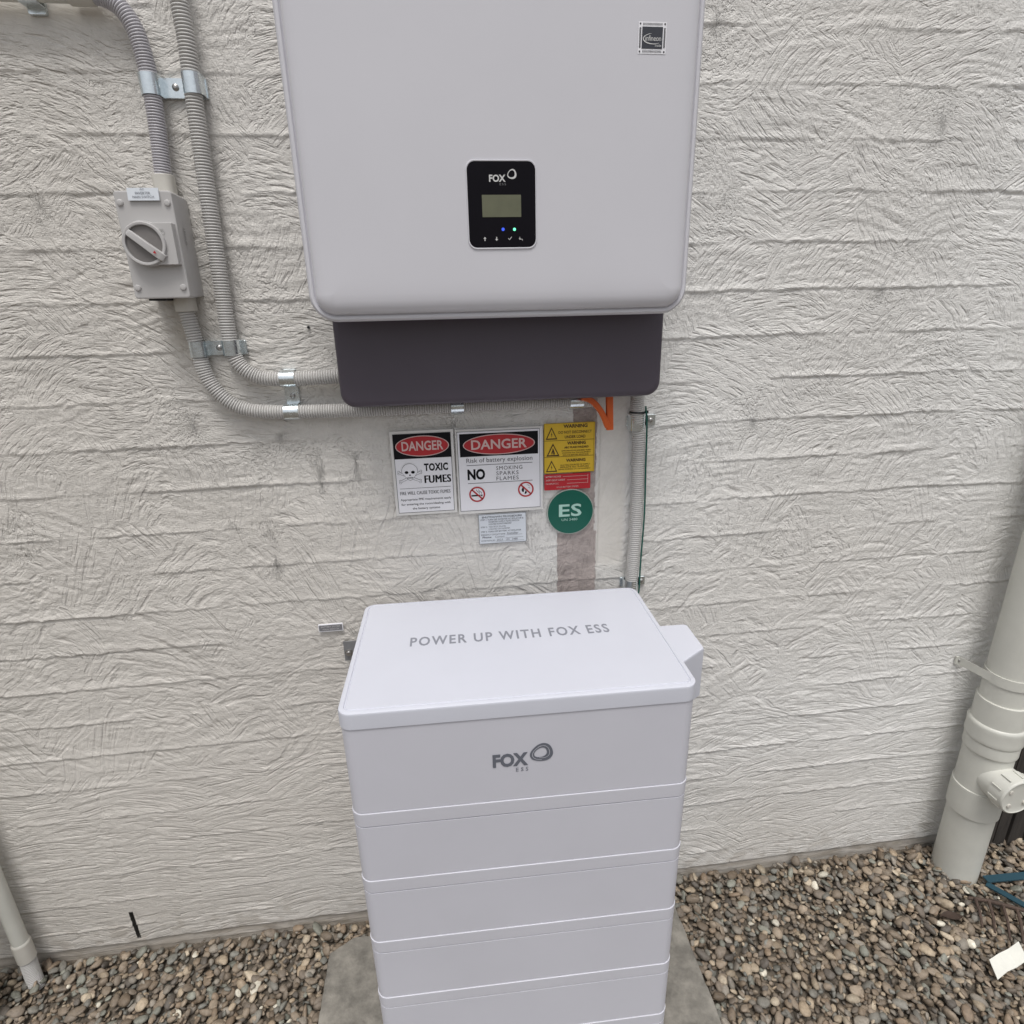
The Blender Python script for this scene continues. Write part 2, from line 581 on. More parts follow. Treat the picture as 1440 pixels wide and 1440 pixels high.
def build_wall():
    xs = np.concatenate([np.linspace(-3.2, -1.34, 30), np.arange(-1.32, 1.80, 0.0038), np.linspace(1.82, 3.4, 30)])
    xs = np.unique(np.round(np.concatenate([xs, np.arange(0.216, 0.316, 0.0012), np.arange(-0.862, -0.836, 0.0011)]), 5))
    zs = np.concatenate([np.linspace(-0.3, -0.03, 6), np.arange(-0.02, 2.12, 0.0026), np.linspace(2.14, 2.9, 14)])
    X, Z = np.meshgrid(xs, zs)
    # trowel strokes: overlapping arcs, later strokes laid over earlier ones
    H = (vnoise(X/0.03, Z/0.006, 3)-0.5)*0.8
    r2 = np.random.default_rng(11)
    cells = []
    for gx in np.arange(-1.4, 1.85, 0.125):
        for gz in np.arange(-0.05, 2.2, 0.095):
            cells.append((gx+r2.uniform(-.06, .06), gz+r2.uniform(-.05, .05)))
    r2.shuffle(cells)
    for k, (px, pz) in enumerate(cells):
        low = pz < 0.75
        Rr = r2.uniform(0.14, 0.32) if r2.random() < 0.65 else r2.uniform(0.3, 1.0)
        if low:
            Rr *= 1.7
        phi = math.radians(r2.normal(-88, 38 if not low else 18))
        if r2.random() < 0.18:
            phi += PI
        ax_, az_ = px+Rr*math.cos(phi), pz+Rr*math.sin(phi)
        ext = r2.uniform(0.10, 0.19)
        wid = r2.uniform(0.035, 0.085)
        i0, i1 = np.searchsorted(xs, px-ext*1.25), np.searchsorted(xs, px+ext*1.25)
        j0, j1 = np.searchsorted(zs, pz-ext*1.25), np.searchsorted(zs, pz+ext*1.25)
        if i1-i0 < 2 or j1-j0 < 2:
            continue
        xx, zz = X[j0:j1, i0:i1], Z[j0:j1, i0:i1]
        dx, dz = xx-ax_, zz-az_
        r = np.hypot(dx, dz)
        a = np.arctan2(dz, dx)
        da = (a-math.atan2(pz-az_, px-ax_)+PI) % (2*PI)-PI
        s_ = da*Rr
        edge = vnoise(s_/0.02, r/0.02, k)*0.25
        w = (1-sstep(np.abs(s_)/ext+edge, 0.72, 1.0))*(1-sstep(np.abs(r-Rr)/wid+edge, 0.80, 1.0))
        per = r2.uniform(0.0052, 0.0095)
        n1 = vnoise(r/per, s_/0.07, k+5)
        n2 = vnoise(r/(per*2.3), s_/0.12, k+9)
        ridge = (1-np.abs(2*n1-1))**1.6
        h = (ridge-0.45)*r2.uniform(0.55, 1.0)+(n2-0.5)*0.95
        h += 0.55*np.exp(-((np.abs(r-Rr)-wid*0.86)/0.004)**2)*(vnoise(s_/0.03, r*0, k+2) > 0.45)
        h = h*(0.08+0.92*np.abs(np.sin(a))**1.6)       # strokes pulled upward leave flatter marks
        H[j0:j1, i0:i1] = H[j0:j1, i0:i1]*(1-w)+h*w
    # crumbs and drags of mortar
    g = vnoise(X/0.009, Z/0.0045, 21)
    H += np.clip(g-0.72, 0, 1)*3.2*vnoise(X/0.07, Z/0.05, 22)
    H += (vnoise(X/0.0075, Z/0.0050, 23)-0.5)*0.45
    # how rough each region is
    amp = 0.75+0.5*vnoise(X/0.28, Z/0.2, 31)
    amp *= 1-0.35*sstep(Z, 0.55, 0.1)
    smooth_top = sstep(Z, 1.925, 1.965)*(1-sstep(X, -0.50, -0.42))
    smooth_strip = sstep(X, 0.300, 0.316)*(1-sstep(X, 0.362, 0.38))*sstep(Z, 0.96, 1.0)*(1-sstep(Z, 1.5, 1.55))
    amp *= 1-0.8*smooth_top-0.72*smooth_strip
    H *= amp*0.00170
    # courses of the brickwork telegraphing through
    P_ = 0.0860
    wob = (vnoise(X/0.16, Z*0+3.3, 41)-0.5)*0.0045
    kf = (1.9777+wob-Z)/P_
    k0 = np.round(kf)
    dz = -(kf-k0)*P_                                 # + above the joint
    mk = vnoise(X/0.085, k0*7.31, 42)
    mk2 = vnoise(X/0.05, k0*5.77, 43)
    jitter = (vnoise(X/0.018, k0*3.1, 44)-0.5)*0.0045+(vnoise(X/0.006, k0*2.1, 48)-0.5)*0.002
    e_ = dz+jitter
    lipw = 0.010+0.012*vnoise(X/0.11, k0*2.9, 49)
    lip = np.clip(1-e_/lipw, 0, 1)**1.3*sstep(e_, -0.0022, 0.0004)*sstep(mk, 0.12, 0.6)
    cut = np.exp(-((e_+0.0030)/0.0020)**2)*sstep(mk2, 0.25, 0.7)
    soft = 1-0.6*smooth_strip-0.9*smooth_top
    H += (lip*0.0029-cut*0.0009)*soft*(0.45+0.75*vnoise(X/0.4, Z/0.3, 47))
    # each brick sits slightly in or out
    row = np.floor(kf)
    bx = (X+0.12*(row % 2))/0.24
    H += (vnoise(np.floor(bx)*1.7+0.5, row*2.3+0.5, 45)-0.5)*0.0012
    fx = np.abs(bx-np.round(bx))*0.24
    H -= np.exp(-(fx/0.0030)**2)*0.0014*sstep(vnoise(np.round(bx)*3.3, row*1.9, 46), 0.55, 0.75)*soft
    # slow waviness
    H += (vnoise(X/0.35, Z/0.3, 51)-0.5)*0.004
    # weep slot
    slot = (np.abs(X+0.848+(Z-0.085)*0.02) < 0.0036) & (Z > 0.044) & (Z < 0.128)
    H[slot] = -0.045
    slot = (np.abs(X+0.848+(Z-0.085)*0.02) < 0.0049) & (Z > 0.041) & (Z < 0.131)
    # rough plinth line at the ground
    foot = 1-sstep(Z+0.006*vnoise(X/0.05, Z*0, 61), 0.028, 0.036)
    H = H*(1-0.7*foot)-foot*0.006
    # the strip where the old paint was cut in around a removed board
    edge_n = (vnoise(X*0, Z/0.012, 71)-0.5)*0.003
    low_part = (X > 0.2235+edge_n) & (X < 0.3095+edge_n) & (Z < 1.062)
    up_part = (X > 0.256+edge_n) & (X < 0.305+edge_n) & (Z >= 1.062) & (Z < 1.40)
    bare = (low_part | up_part)
    line = np.exp(-((X-0.2235)/0.0022)**2)*(Z < 1.062)+np.exp(-((X-0.311)/0.003)**2)*(Z < 1.4)
    H += line*0.0016*(Z > 0.8)
    H = np.where(bare & (Z > 0.3), H*0.75-0.0012, H)
    # paint
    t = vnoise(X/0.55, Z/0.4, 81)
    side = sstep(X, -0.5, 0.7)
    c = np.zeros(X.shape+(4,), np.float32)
    beige = np.array([0.640, 0.613, 0.572])  # darker than the grey side: weaker light on the left is painted in
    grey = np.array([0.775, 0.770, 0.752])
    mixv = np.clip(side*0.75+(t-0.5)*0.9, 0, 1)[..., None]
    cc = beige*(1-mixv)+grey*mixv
    cc = cc*(0.97+0.06*vnoise(X/0.12, Z/0.08, 82))[..., None]
    # grime from the ground, with the weaker light at lower left painted in
    grime_shade = (sstep(Z, 0.75, 0.0)*(0.10+0.16*vnoise(X/0.3, Z/0.15, 83))*(1-0.6*side))[..., None]
    cc = cc*(1-grime_shade)+np.array([0.33, 0.30, 0.26])*grime_shade
    st = (smooth_strip*0.5)[..., None]
    cc = cc*(1-st)+np.array([0.66, 0.62, 0.55])*st
    # yellowish damp under the isolator
    damp = (np.exp(-((X+0.50+0.05)/0.08)**2)*np.exp(-((Z-1.50)/0.05)**2)*0+np.exp(-((X+0.455)/0.03)**2-((Z-1.50)/0.05)**2)*0.4)[..., None]
    cc = cc*(1-damp)+np.array([0.42, 0.35, 0.25])*damp
    bn = vnoise(X/0.02, Z/0.015, 91)
    bare_c = np.array([0.43, 0.375, 0.355])*(0.74+0.26*bn+0.26*vnoise(X/0.006, Z/0.004, 94))[..., None]
    bm = (bare & (Z > 0.3))[..., None]
    cc = np.where(bm, bare_c, cc)
    ft = (foot*(0.35+0.4*vnoise(X/0.06, Z/0.01, 92)))[..., None]
    cc = cc*(1-ft)+np.array([0.34, 0.29, 0.23])*ft
    spl = ((1-sstep(Z, 0.03, 0.16))*sstep(vnoise(X/0.02, Z/0.015, 93), 0.45, 0.9)*0.35)[..., None]
    cc = cc*(1-spl)+np.array([0.27, 0.23, 0.18])*spl
    cc[slot] = (0.03, 0.027, 0.024)  # shade of the recess painted onto the slot and its rim
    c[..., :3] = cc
    c[..., 3] = np.clip((1-0.85*smooth_top-0.75*smooth_strip)*(1-0.6*foot)*(0.72+0.5*vnoise(X/0.3, Z/0.22, 97))*(1-0.35*sstep(Z, 0.95, 0.45)), 0, 1)
    nz, nx = X.shape
    co = np.stack([X, -H, Z], -1).reshape(-1, 3).astype(np.float32)
    idx = np.arange(nz*nx).reshape(nz, nx)
    q = np.stack([idx[:-1, :-1], idx[:-1, 1:], idx[1:, 1:], idx[1:, :-1]], -1).reshape(-1, 4)
    # a solid back so that the wall has thickness
    base = len(co)
    x0, x1, z0, z1 = xs[0], xs[-1], zs[0], zs[-1]
    co = np.vstack([co, np.array([(x0, .23, z0), (x1, .23, z0), (x1, .23, z1), (x0, .23, z1)], np.float32)])
    extra = [(base+1, base, base+3, base+2)]
    per = [(idx[-1, :], (base+3, base+2)), ]
    top = list(idx[-1, :])+[base+2, base+3]
    left = list(idx[::-1, 0])[::-1]
    extra_ng = [tuple(top), tuple(list(idx[:, 0])+[base+3, base])[::-1] if False else tuple([base, *idx[:, 0].tolist(), base+3]),
                tuple([base+2, *idx[::-1, -1].tolist(), base+1])]
    me = bpy.data.meshes.new('rendered_wall')
    loops = q.reshape(-1).tolist()
    sizes = [4]*len(q)
    for f in extra+extra_ng:
        loops.extend(int(i) for i in f)
        sizes.append(len(f))
    me.vertices.add(len(co))
    me.vertices.foreach_set('co', co.reshape(-1))
    me.loops.add(len(loops))
    me.loops.foreach_set('vertex_index', np.array(loops, np.int32))
    me.polygons.add(len(sizes))
    starts = np.concatenate([[0], np.cumsum(sizes)[:-1]]).astype(np.int32)
    me.polygons.foreach_set('loop_start', starts)
    sm = np.ones(len(sizes), bool)
    sm[-4:] = False
    me.polygons.foreach_set('use_smooth', sm)
    me.update(calc_edges=True)
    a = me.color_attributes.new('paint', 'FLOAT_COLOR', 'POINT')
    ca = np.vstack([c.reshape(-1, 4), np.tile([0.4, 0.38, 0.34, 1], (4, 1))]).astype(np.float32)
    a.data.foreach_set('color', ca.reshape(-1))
    me.materials.append(wall_material())
    o = bpy.data.objects.new('rendered_wall', me)
    col.objects.link(o)
    tag(o, 'beige grey painted brick wall coated in swirled trowelled render behind all the equipment', 'wall')
    return o


build_wall()

# ------------------------------------------------------------------ ground, gravel, slab
g = MB()
g.add([(-40, -40, -0.014), (40, -40, -0.014), (40, 40, -0.014), (-40, 40, -0.014)], [(0, 1, 2, 3)])
tag(g.build('ground', M_soil, smooth=0), kind='structure')

SLAB = (-0.366, 0.522, -0.66, -0.072, 0.030)


def build_slab():
    mb = MB()
    x0, x1, y0, y1, zt = SLAB
    out = []
    pts = [(x0, y0), (x1, y0), (x1, y1), (-0.311, y1+0.006), (x0, y1-0.026)]
    r3 = random.Random(3)
    for (ax, ay), (bx, by) in zip(pts, pts[1:]+pts[:1]):
        n = max(int(math.hypot(bx-ax, by-ay)/0.012), 1)
        for k in range(n):
            t = k/n
            out.append((ax+(bx-ax)*t+r3.uniform(-.0012, .0012), ay+(by-ay)*t+r3.uniform(-.0012, .0012)))
    cx, cy = (x0+x1)/2, (y0+y1)/2

    def ins(i, z):
        return [(p[0]-(i if p[0] > cx else -i), p[1]-(i if p[1] > cy else -i), z) for p in out]
    mb.rings([ins(0, -0.02), ins(0, zt-0.005), ins(0.0015, zt-0.0015), ins(0.005, zt)])
    o = mb.build('concrete_slab', M_slab, smooth=40)
    tag(o, 'weathered grey concrete paver lying under the white battery stack', 'slab')


build_slab()


def icosphere():
    import bmesh
    bm = bmesh.new()
    bmesh.ops.create_icosphere(bm, subdivisions=2, radius=1)
    v = np.array([p.co[:] for p in bm.verts], np.float32)
    bm.verts.index_update()
    f = np.array([[q.index for q in p.verts] for p in bm.faces], np.int32)
    bm.free()
    return v, f


def build_gravel():
    r4 = np.random.default_rng(19)
    V, F = icosphere()
    pts = []
    specs = [(0.0152, -0.006, 0.0050, 0.0100), (0.0190, 0.0045, 0.0046, 0.0112), (0.034, 0.009, 0.0065, 0.0130)]
    for li, (sp, z0, rmin, rmax) in enumerate(specs):
        gx, gy = np.meshgrid(np.arange(-1.72, 2.15, sp), np.arange(-0.66, 0.0, sp*0.9))
        gx = gx+(np.arange(gx.shape[0]) % 2)[:, None]*sp/2
        p = np.stack([gx.ravel(), gy.ravel()], 1)+r4.uniform(-.5, .5, (gx.size, 2))*sp*0.95
        if li == 2:
            p = p[r4.random(len(p)) < 0.75]
        # keep where the camera (or one a step aside) can look
        keep = (p[:, 1] < -0.008)
        x0, x1, y0, y1, zt = SLAB
        m_ = 0.005
        inside = (p[:, 0] > x0-m_) & (p[:, 0] < x1+m_) & (p[:, 1] > y0-m_) & (p[:, 1] < y1+m_-np.clip((-0.311-p[:, 0])*0.5, 0, 0.026))
        keep &= ~inside
        p = p[keep]
        n = len(p)
        rr = r4.uniform(0, 1, n)**2.0*(rmax*1.14-rmin)+rmin*0.92
        z = z0+r4.uniform(-.003, .003, n)+0.010*(vnoise(p[:, 0]/0.25, p[:, 1]/0.2, 5)-0.5)
        z += 0.012*np.exp(p[:, 1]/0.05)*0.6
        pts.append(np.column_stack([p, z, rr]))
    A = np.vstack(pts)
    n = len(A)
    # one shape per stone
    el = r4.uniform(0.95, 1.65, n)
    fl = r4.uniform(0.38, 0.75, n)
    sc = np.stack([A[:, 3]*el, A[:, 3]*r4.uniform(0.8, 1.1, n), A[:, 3]*fl], 1)
    lump = 1+0.13*(np.sin(V[None, :, 0]*2.3+r4.uniform(0, 6, (n, 1)))*np.sin(V[None, :, 1]*2.6+r4.uniform(0, 6, (n, 1))))\
        + 0.10*np.sin(V[None, :, 2]*3.1+V[None, :, 0]*2+r4.uniform(0, 6, (n, 1)))
    co = V[None]*lump[..., None]
    # a few flat faces: clamp against random planes
    for _ in range(3):
        nn = r4.normal(size=(n, 3))
        nn /= np.linalg.norm(nn, axis=1, keepdims=True)
        d = np.einsum('nvk,nk->nv', co, nn)
        lim = r4.uniform(0.55, 0.95, (n, 1))
        over = np.clip(d-lim, 0, None)*0.85
        co = co-over[..., None]*nn[:, None, :]
    co = co*sc[:, None, :]
    yaw = r4.uniform(0, 2*np.pi, n)
    tilt = r4.normal(0, 0.55, n)
    ta = r4.uniform(0, 2*np.pi, n)
    cy, sy = np.cos(yaw), np.sin(yaw)
    x = co[..., 0]*cy[:, None]-co[..., 1]*sy[:, None]
    y = co[..., 0]*sy[:, None]+co[..., 1]*cy[:, None]
    z = co[..., 2]
    ct, st = np.cos(tilt)[:, None], np.sin(tilt)[:, None]
    ca, sa = np.cos(ta)[:, None], np.sin(ta)[:, None]
    u = x*ca+y*sa
    w = -x*sa+y*ca
    u, z = u*ct+z*st, -u*st+z*ct
    x, y = u*ca-w*sa, u*sa+w*ca
    co = np.stack([x+A[:, 0:1], np.minimum(y+A[:, 1:2], -0.001), z+A[:, 2:3]], -1)
    pal = np.array([(.20, .165, .135), (.26, .215, .175), (.165, .14, .12), (.235, .215, .195), (.175, .170, .160), (.170, .172, .165), (.34, .285, .225),
                    (.22, .17, .13), (.11, .098, .09), (.20, .207, .19), (.38, .33, .27), (.58, .56, .51), (.29, .235, .18), (.17, .135, .105)])
    pr = np.array([16, 13, 14, 9, 9, 6, 7, 6, 7, 6, 3.5, 1.2, 5, 12.0])
    ci = r4.choice(len(pal), n, p=pr/pr.sum())
    cc = pal[ci]*r4.uniform(0.80, 1.35, (n, 1))*np.array([0.98, 0.95, 0.87])
    nv = V.shape[0]
    me = bpy.data.meshes.new('gravel')
    me.vertices.add(n*nv)
    me.vertices.foreach_set('co', co.astype(np.float32).reshape(-1))
    fa = (F[None]+(np.arange(n)*nv)[:, None, None]).reshape(-1).astype(np.int32)
    me.loops.add(len(fa))
    me.loops.foreach_set('vertex_index', fa)
    me.polygons.add(len(fa)//3)
    me.polygons.foreach_set('loop_start', np.arange(0, len(fa), 3, dtype=np.int32))
    me.polygons.foreach_set('use_smooth', np.ones(len(fa)//3, bool))
    me.update(calc_edges=True)
    a = me.color_attributes.new('stone', 'FLOAT_COLOR', 'POINT')
    ca_ = np.concatenate([np.repeat(cc, nv, 0), np.ones((n*nv, 1))], 1).astype(np.float32)
    a.data.foreach_set('color', ca_.reshape(-1))
    me.materials.append(M_stone)
    o = bpy.data.objects.new('gravel', me)
    col.objects.link(o)
    tag(o, 'brown and grey river pebbles covering the ground along the wall', 'gravel', kind='stuff')
    print('stones', n)


build_gravel()

# ------------------------------------------------------------------ logo outline shared by the three prints


def fox_mark(sh, m, cu, cv, r, lay, part='logo', single=False):
    """three loose overlapping loops, egg shaped with the narrow end down left"""
    def loop(rot, ru, rv, w0, w1, ou, ov):
        A, B = [], []
        for k in range(56):
            t = 2*PI*k/56
            e = 1+0.06*math.cos(3*(t-1.15))
            w = w0+(w1-w0)*(0.5+0.5*math.cos(t-rot))
            cr, sr = math.cos(-0.45), math.sin(-0.45)
            for lst, q in ((A, 0), (B, w)):
                a, b = (ru-q)*e*math.cos(t), (rv-q)*e*math.sin(t)
                lst.append((cu+ou+a*cr-b*sr, cv+ov+a*sr+b*cr))
        sh.band(part, m, A, B, lay)
    if single:
        loop(1.0, r, r*0.93, r*0.16, r*0.40, 0, 0)
        return
    loop(0.6, r*1.03, r*0.93, r*0.36, r*0.56, 0, 0)
    for rot, k, a0, a1 in ((0.0, 0.86, 2.0, 5.2), (0.5, 0.80, -1.6, 0.9), (0.0, 0.70, 0.9, 2.4)):
        pts = []
        for i in range(26):
            t = a0+(a1-a0)*i/25
            e = 1+0.06*math.cos(3*(t-1.15))
            q = k-0.10*i/25
            cr, sr = math.cos(-0.45), math.sin(-0.45)
            a, b = r*q*e*math.cos(t), r*0.9*q*e*math.sin(t)
            pts.append((cu+a*cr-b*sr, cv+a*sr+b*cr))
        sh.stroke('logo_line', M_coat, pts, r*0.038, lay+1)


# ------------------------------------------------------------------ battery stack
def build_battery():
    XL, B, D, W = -0.189, 0.0499, 0.3567, 0.570
    root = thing('battery_stack', (XL, -B, SLAB[4]), 'tall white stack of home battery modules with a smooth lid standing on the paver',
                 'battery', rz=-0.0216)
    zb = SLAB[4]
    top = 0.9533-zb
    drop = 0.0035

    def lo(mb, prof, r=0.022, xi=0.0):
        return loft_z(mb, xi, W-xi, -D+xi, -xi, r-xi, prof, n=8)
    # lid
    l = lo(MB(), [(top-0.0292, 0.0), (top-0.0045, 0.0), (top-0.0015, 0.0012), (top, 0.0045), (top, 0.0085), (top-0.0016, 0.0095),
                  (top-0.0016, 0.0105), (top+0.0002, 0.0118), (top+0.0006, 0.016), (top+0.0008, 0.05)])
    lid = l.build('lid', M_lid, root, world=False, smooth=35)
    sh = Sheet((0.101, -0.146, top+0.0010), (math.cos(0.0), 0.0, 0), (0, -1, 0))
    sh.n = Vector((0, 0, 1))
    sh.text(M_text_lid, 'POWER UP WITH FOX ESS', 0, 2, 369, 33, 0, bold=0.022, spacing=1.22)
    for o in sh.finish(lid, world=False):
        o.name = 'lettering'
    # modules
    T = top-0.0292
    specs = [(0.1634+drop, 'control_module')]+[(0.1466, 'battery_module')]*5
    for i, (h, nm) in enumerate(specs):
        zb_ = T-h if i < 5 else 0.0
        mb = MB()
        bd = None
        if i == 0:
            lo(mb, [(zb_+0.001, 0.0024), (T-0.0015, 0.0020), (T-0.0008, 0.0024)])
            lo(mb, [(T-0.0006, 0.009), (T, 0.009)])
            mod = mb.build(nm, M_coat, root, world=False, smooth=35)
            s2 = Sheet((0.0, -D+0.0045, T), (1, 0, 0), (0, 0, -1))
            s2.o = Vector((0.0, -D+0.0018, T))
            zz = (T+zb)*1000
            s2.text(M_text, 'FOX', 234.5, zz-852.5, 292, zz-826, 1, bold=0.045)
            s2.text(M_text, 'ESS', 272, zz-822.5, 292, zz-815, 1, spacing=1.6, bold=0.0)
            fox_mark(s2, M_text, 314.5, zz-848.5, 18.5, 1)
            s2.finish(mod, world=False)
        else:
            lo(mb, [(zb_+0.001, 0.0024), (T-0.0298, 0.0018), (T-0.0296, 0.0022)])
            mod = mb.build(nm, M_coat, root, world=False, smooth=35)
            b2 = lo(MB(), [(T-0.0276, 0.0022), (T-0.0272, 0.0016), (T-0.0018, 0.0008), (T-0.0006, 0.0012), (T, 0.0024), (T, 0.02)])
            b2.build('top_band', M_band, mod, world=False, smooth=35)
        gk = lo(MB(), [(zb_-0.0004, 0.0085), (zb_+0.0012, 0.0085)]) if i < 5 else None
        if gk:
            gk.build('gasket', M_seam, mod, world=False)
        if i:
            lo(MB(), [(T-0.0298, 0.0060), (T-0.0272, 0.0060)]).build('gasket', M_seam, mod, world=False)
        T -= h
    # shadow gap under the lid
    lo(MB(), [(top-0.0298, 0.0075), (top-0.0290, 0.0075)]).build('gasket', M_seam, root, world=False)
    # cable cover on the right-hand side
    mb = MB()
    zt, zl = top-0.0005, top-0.105
    out = [(W-0.004, -0.166), (W+0.046, -0.166), (W+0.051, -0.170), (W+0.051, -0.248), (W+0.049, -0.253), (W-0.004, -0.290)]
    def ins(i, z):
        return [(x-(i if x > W else 0), y+(i if y < -0.2 else -i), z) for x, y in out]
    mb.rings([ins(0.012, zl-0.006), ins(0.004, zl), ins(0, zl+0.006), ins(0, zt-0.004), ins(0.0015, zt-0.001), ins(0.004, zt)])
    mb.build('cable_cover', M_lid, root, world=False, smooth=35)
    # wall bracket at the back left
    mb = MB()
    mb.box(-0.062, -0.006, 0.028, 0.031, 0.775, 0.822)
    mb.box(-0.006, -0.003, -0.02, 0.031, 0.775, 0.822)
    mb.box(-0.003, 0.02, -0.02, -0.017, 0.775, 0.822)
    br = mb.build('wall_bracket', M_bracket, root, world=False, smooth=0)
    mb = MB()
    mb.lathe((-0.052, 0.028, 0.795), (0, -1, 0), [(0, 0.0085), (0.001, 0.0085), (0.001, 0.0058), (0.006, 0.0058), (0.0068, 0.005)], seg=12)
    mb.build('bolt', M_steel, br, world=False)


build_battery()


# ------------------------------------------------------------------ inverter on the wall
def build_inverter():
    x0, x1, z0, z1 = -0.1985, 0.3985, 1.5125, 2.06
    root = thing('inverter', ((x0+x1)/2, 0, 1.36), 'big white solar inverter with rounded corners mounted on the wall above the warning signs', 'inverter')
    mb = loft_y(MB(), x0, x1, z0, z1, 0.040, [(-0.03, 0.012), (-0.150, 0.010), (-0.168, 0.004), (-0.178, 0.0005), (-0.185, 0.0), (-0.1895, 0.0012),
                                              (-0.1915, 0.004), (-0.1912, 0.0075), (-0.1890, 0.0095)], n=10)
    mb.build('housing', M_inv, root, smooth=40)
    x = 0.0103
    mb = loft_y(MB(), x0, x1, z0, z1, 0.040, [(-0.187, x), (-0.1895, x), (-0.1950, x+0.0010), (-0.1990, x+0.0032), (-0.2022, x+0.0068), (-0.2047, x+0.0120),
                                              (-0.2063, x+0.0190), (-0.2072, x+0.0290), (-0.2076, x+0.045), (-0.2076, x+0.07)], n=10)
    mb.build('front_cover', M_inv, root, smooth=40)
    # dark wiring box below
    mb = loft_y(MB(), -0.180, 0.390, 1.3685, 1.56, (0.002, 0.002, 0.026, 0.026),
                [(-0.012, 0.004), (-0.112, 0.0), (-0.118, 0.0006), (-0.1215, 0.0025), (-0.1235, 0.0055), (-0.1245, 0.012)], n=8)
    mb.build('wiring_box', M_dark, root, smooth=40)
    yf = -0.2076
    # display
    P0, P1 = at(655.5, 226.5, yf), at(753.5, 347.5, yf)
    px0, px1, pz1, pz0 = P0[0]+0.000, P1[0], P0[2], P1[2]
    mb = MB()
    # bezel lip: frame of the recess
    o_ = rrect(px0-0.0022, px1+0.0022, pz0-0.0024, pz1+0.0022, 0.0135, 8)
    i_ = rrect(px0, px1, pz0, pz1, 0.0115, 8)
    mb.rings([[(a, yf+0.0005, b) for a, b in o_], [(a, yf-0.0016, b) for a, b in rrect(px0-0.0014, px1+0.0014, pz0-0.0016, pz1+0.0014, 0.0130, 8)],
              [(a, yf-0.0014, b) for a, b in i_], [(a, yf+0.0008, b) for a, b in i_]], False, False)
    disp = mb.build('display', M_inv, root, smooth=50)
    mb = MB()
    mb.rings([[(a, yf+0.0004, b) for a, b in i_], [(a, yf-0.0009, b) for a, b in rrect(px0+0.0002, px1-0.0002, pz0+0.0002, pz1-0.0002, 0.0115, 8)],
              [(a, yf-0.0011, b) for a, b in rrect(px0+0.0008, px1-0.0008, pz0+0.0008, pz1-0.0008, 0.0109, 8)]])
    mb.build('glass_panel', M_glass, disp, smooth=0)
    w_mm = (px1-px0)*1000
    h_mm = (pz1-pz0)*1000
    sh = Sheet((px0, yf-0.0012, pz1))

    def uv(px, py):
        q = at(px, py, yf-0.0015)
        return (q[0]-px0)*1000, (pz1-q[2])*1000
    a, b = uv(677.5, 274), uv(733, 305)
    sh.rect('lcd_screen', M_lcd, a[0], a[1], b[0], b[1], 1)
    a, b = uv(687.5, 245.5), uv(711, 255.8)
    sh.text(M_white_print, 'FOX', a[0], a[1], b[0], b[1], 1, bold=0.03)
    c_ = uv(720, 245)
    fox_mark(sh, M_white_print, c_[0], c_[1], 6.8, 1, single=True)
    a, b = uv(702.5, 257.5), uv(711.5, 260.5)
    sh.text(M_dim_print, 'ESS', a[0], a[1], b[0], b[1], 1, spacing=1.4)
    c_ = uv(707.5, 322.5)
    sh.ellipse('blue_light', M_blue_led, c_[0], c_[1], 2.3, 2.3, 1, 16)
    c_ = uv(723.5, 322.5)
    sh.ellipse('green_light', M_green_led, c_[0], c_[1], 2.1, 2.1, 1, 16)
    c_ = uv(682, 336)
    u, v = c_
    icon = 'key_symbol'
    sh.poly(icon, M_white_print, [(u-2.2, v-0.2), (u, v-2.8), (u+2.2, v-0.2)], 1)
    sh.rect(icon, M_white_print, u-0.7, v-0.2, u+0.7, v+2.8, 1)
    u, v = uv(698.5, 336)
    sh.poly(icon, M_white_print, [(u-2.2, v+0.2), (u, v+2.8), (u+2.2, v+0.2)], 1)
    sh.rect(icon, M_white_print, u-0.7, v-2.8, u+0.7, v+0.2, 1)
    u, v = uv(717, 335.5)
    sh.stroke(icon, M_white_print, [(u-2.4, v-0.4), (u-0.6, v+1.6), (u+2.8, v-2.4)], 0.9, 1)
    u, v = uv(732.5, 336)
    sh.stroke(icon, M_white_print, [(u-1.6, v-2.8), (u-1.6, v+0.4), (u+2.4, v+0.4), (u+2.4, v+2.2)], 0.8, 1)
    sh.poly(icon, M_white_print, [(u-3.0, v-0.9), (u-0.2, v-0.9), (u-1.6, v+1.4)], 2)
    sh.finish(disp)
    # chip sticker in the upper right corner
    q0, q1 = at(898.2, 30, yf), at(935.5, 76.5, yf)
    W_, H_ = (q1[0]-q0[0])*1000, (q0[2]-q1[2])*1000
    sh = Sheet((q0[0], yf-0.0001, q0[2]))
    sh.rect('sticker_base', M_signw, 0, 0, W_, H_, 1)
    sh.rect('sticker_face', M_sticker, 5.4, 6, W_-5.4, H_-6, 2)
    k = 0
    pins = 'printed_pins'
    for i in range(17):
        u = 7+(W_-14)*i/16
        sh.rect(pins, M_ink2, u-0.42, 1.6, u+0.42, 4.2, 2)
        sh.rect(pins, M_ink2, u-0.42, H_-4.2, u+0.42, H_-1.6, 2)
    for i in range(19):
        v = 7.5+(H_-15)*i/18
        sh.rect(pins, M_ink2, 1.4, v-0.42, 3.9, v+0.42, 2)
        sh.rect(pins, M_ink2, W_-3.9, v-0.42, W_-1.4, v+0.42, 2)
    for u in (2.6, W_-2.6):
        for v in (2.6, H_-2.6):
            sh.ellipse(pins, M_ink2, u, v, 1.2, 1.2, 2, 12)
    sh.text(M_white_print, 'infineon', 10.0, H_*0.43, W_-7.5, H_*0.60, 3, bold=0.0, spacing=0.95)
    arc, arc2 = [], []
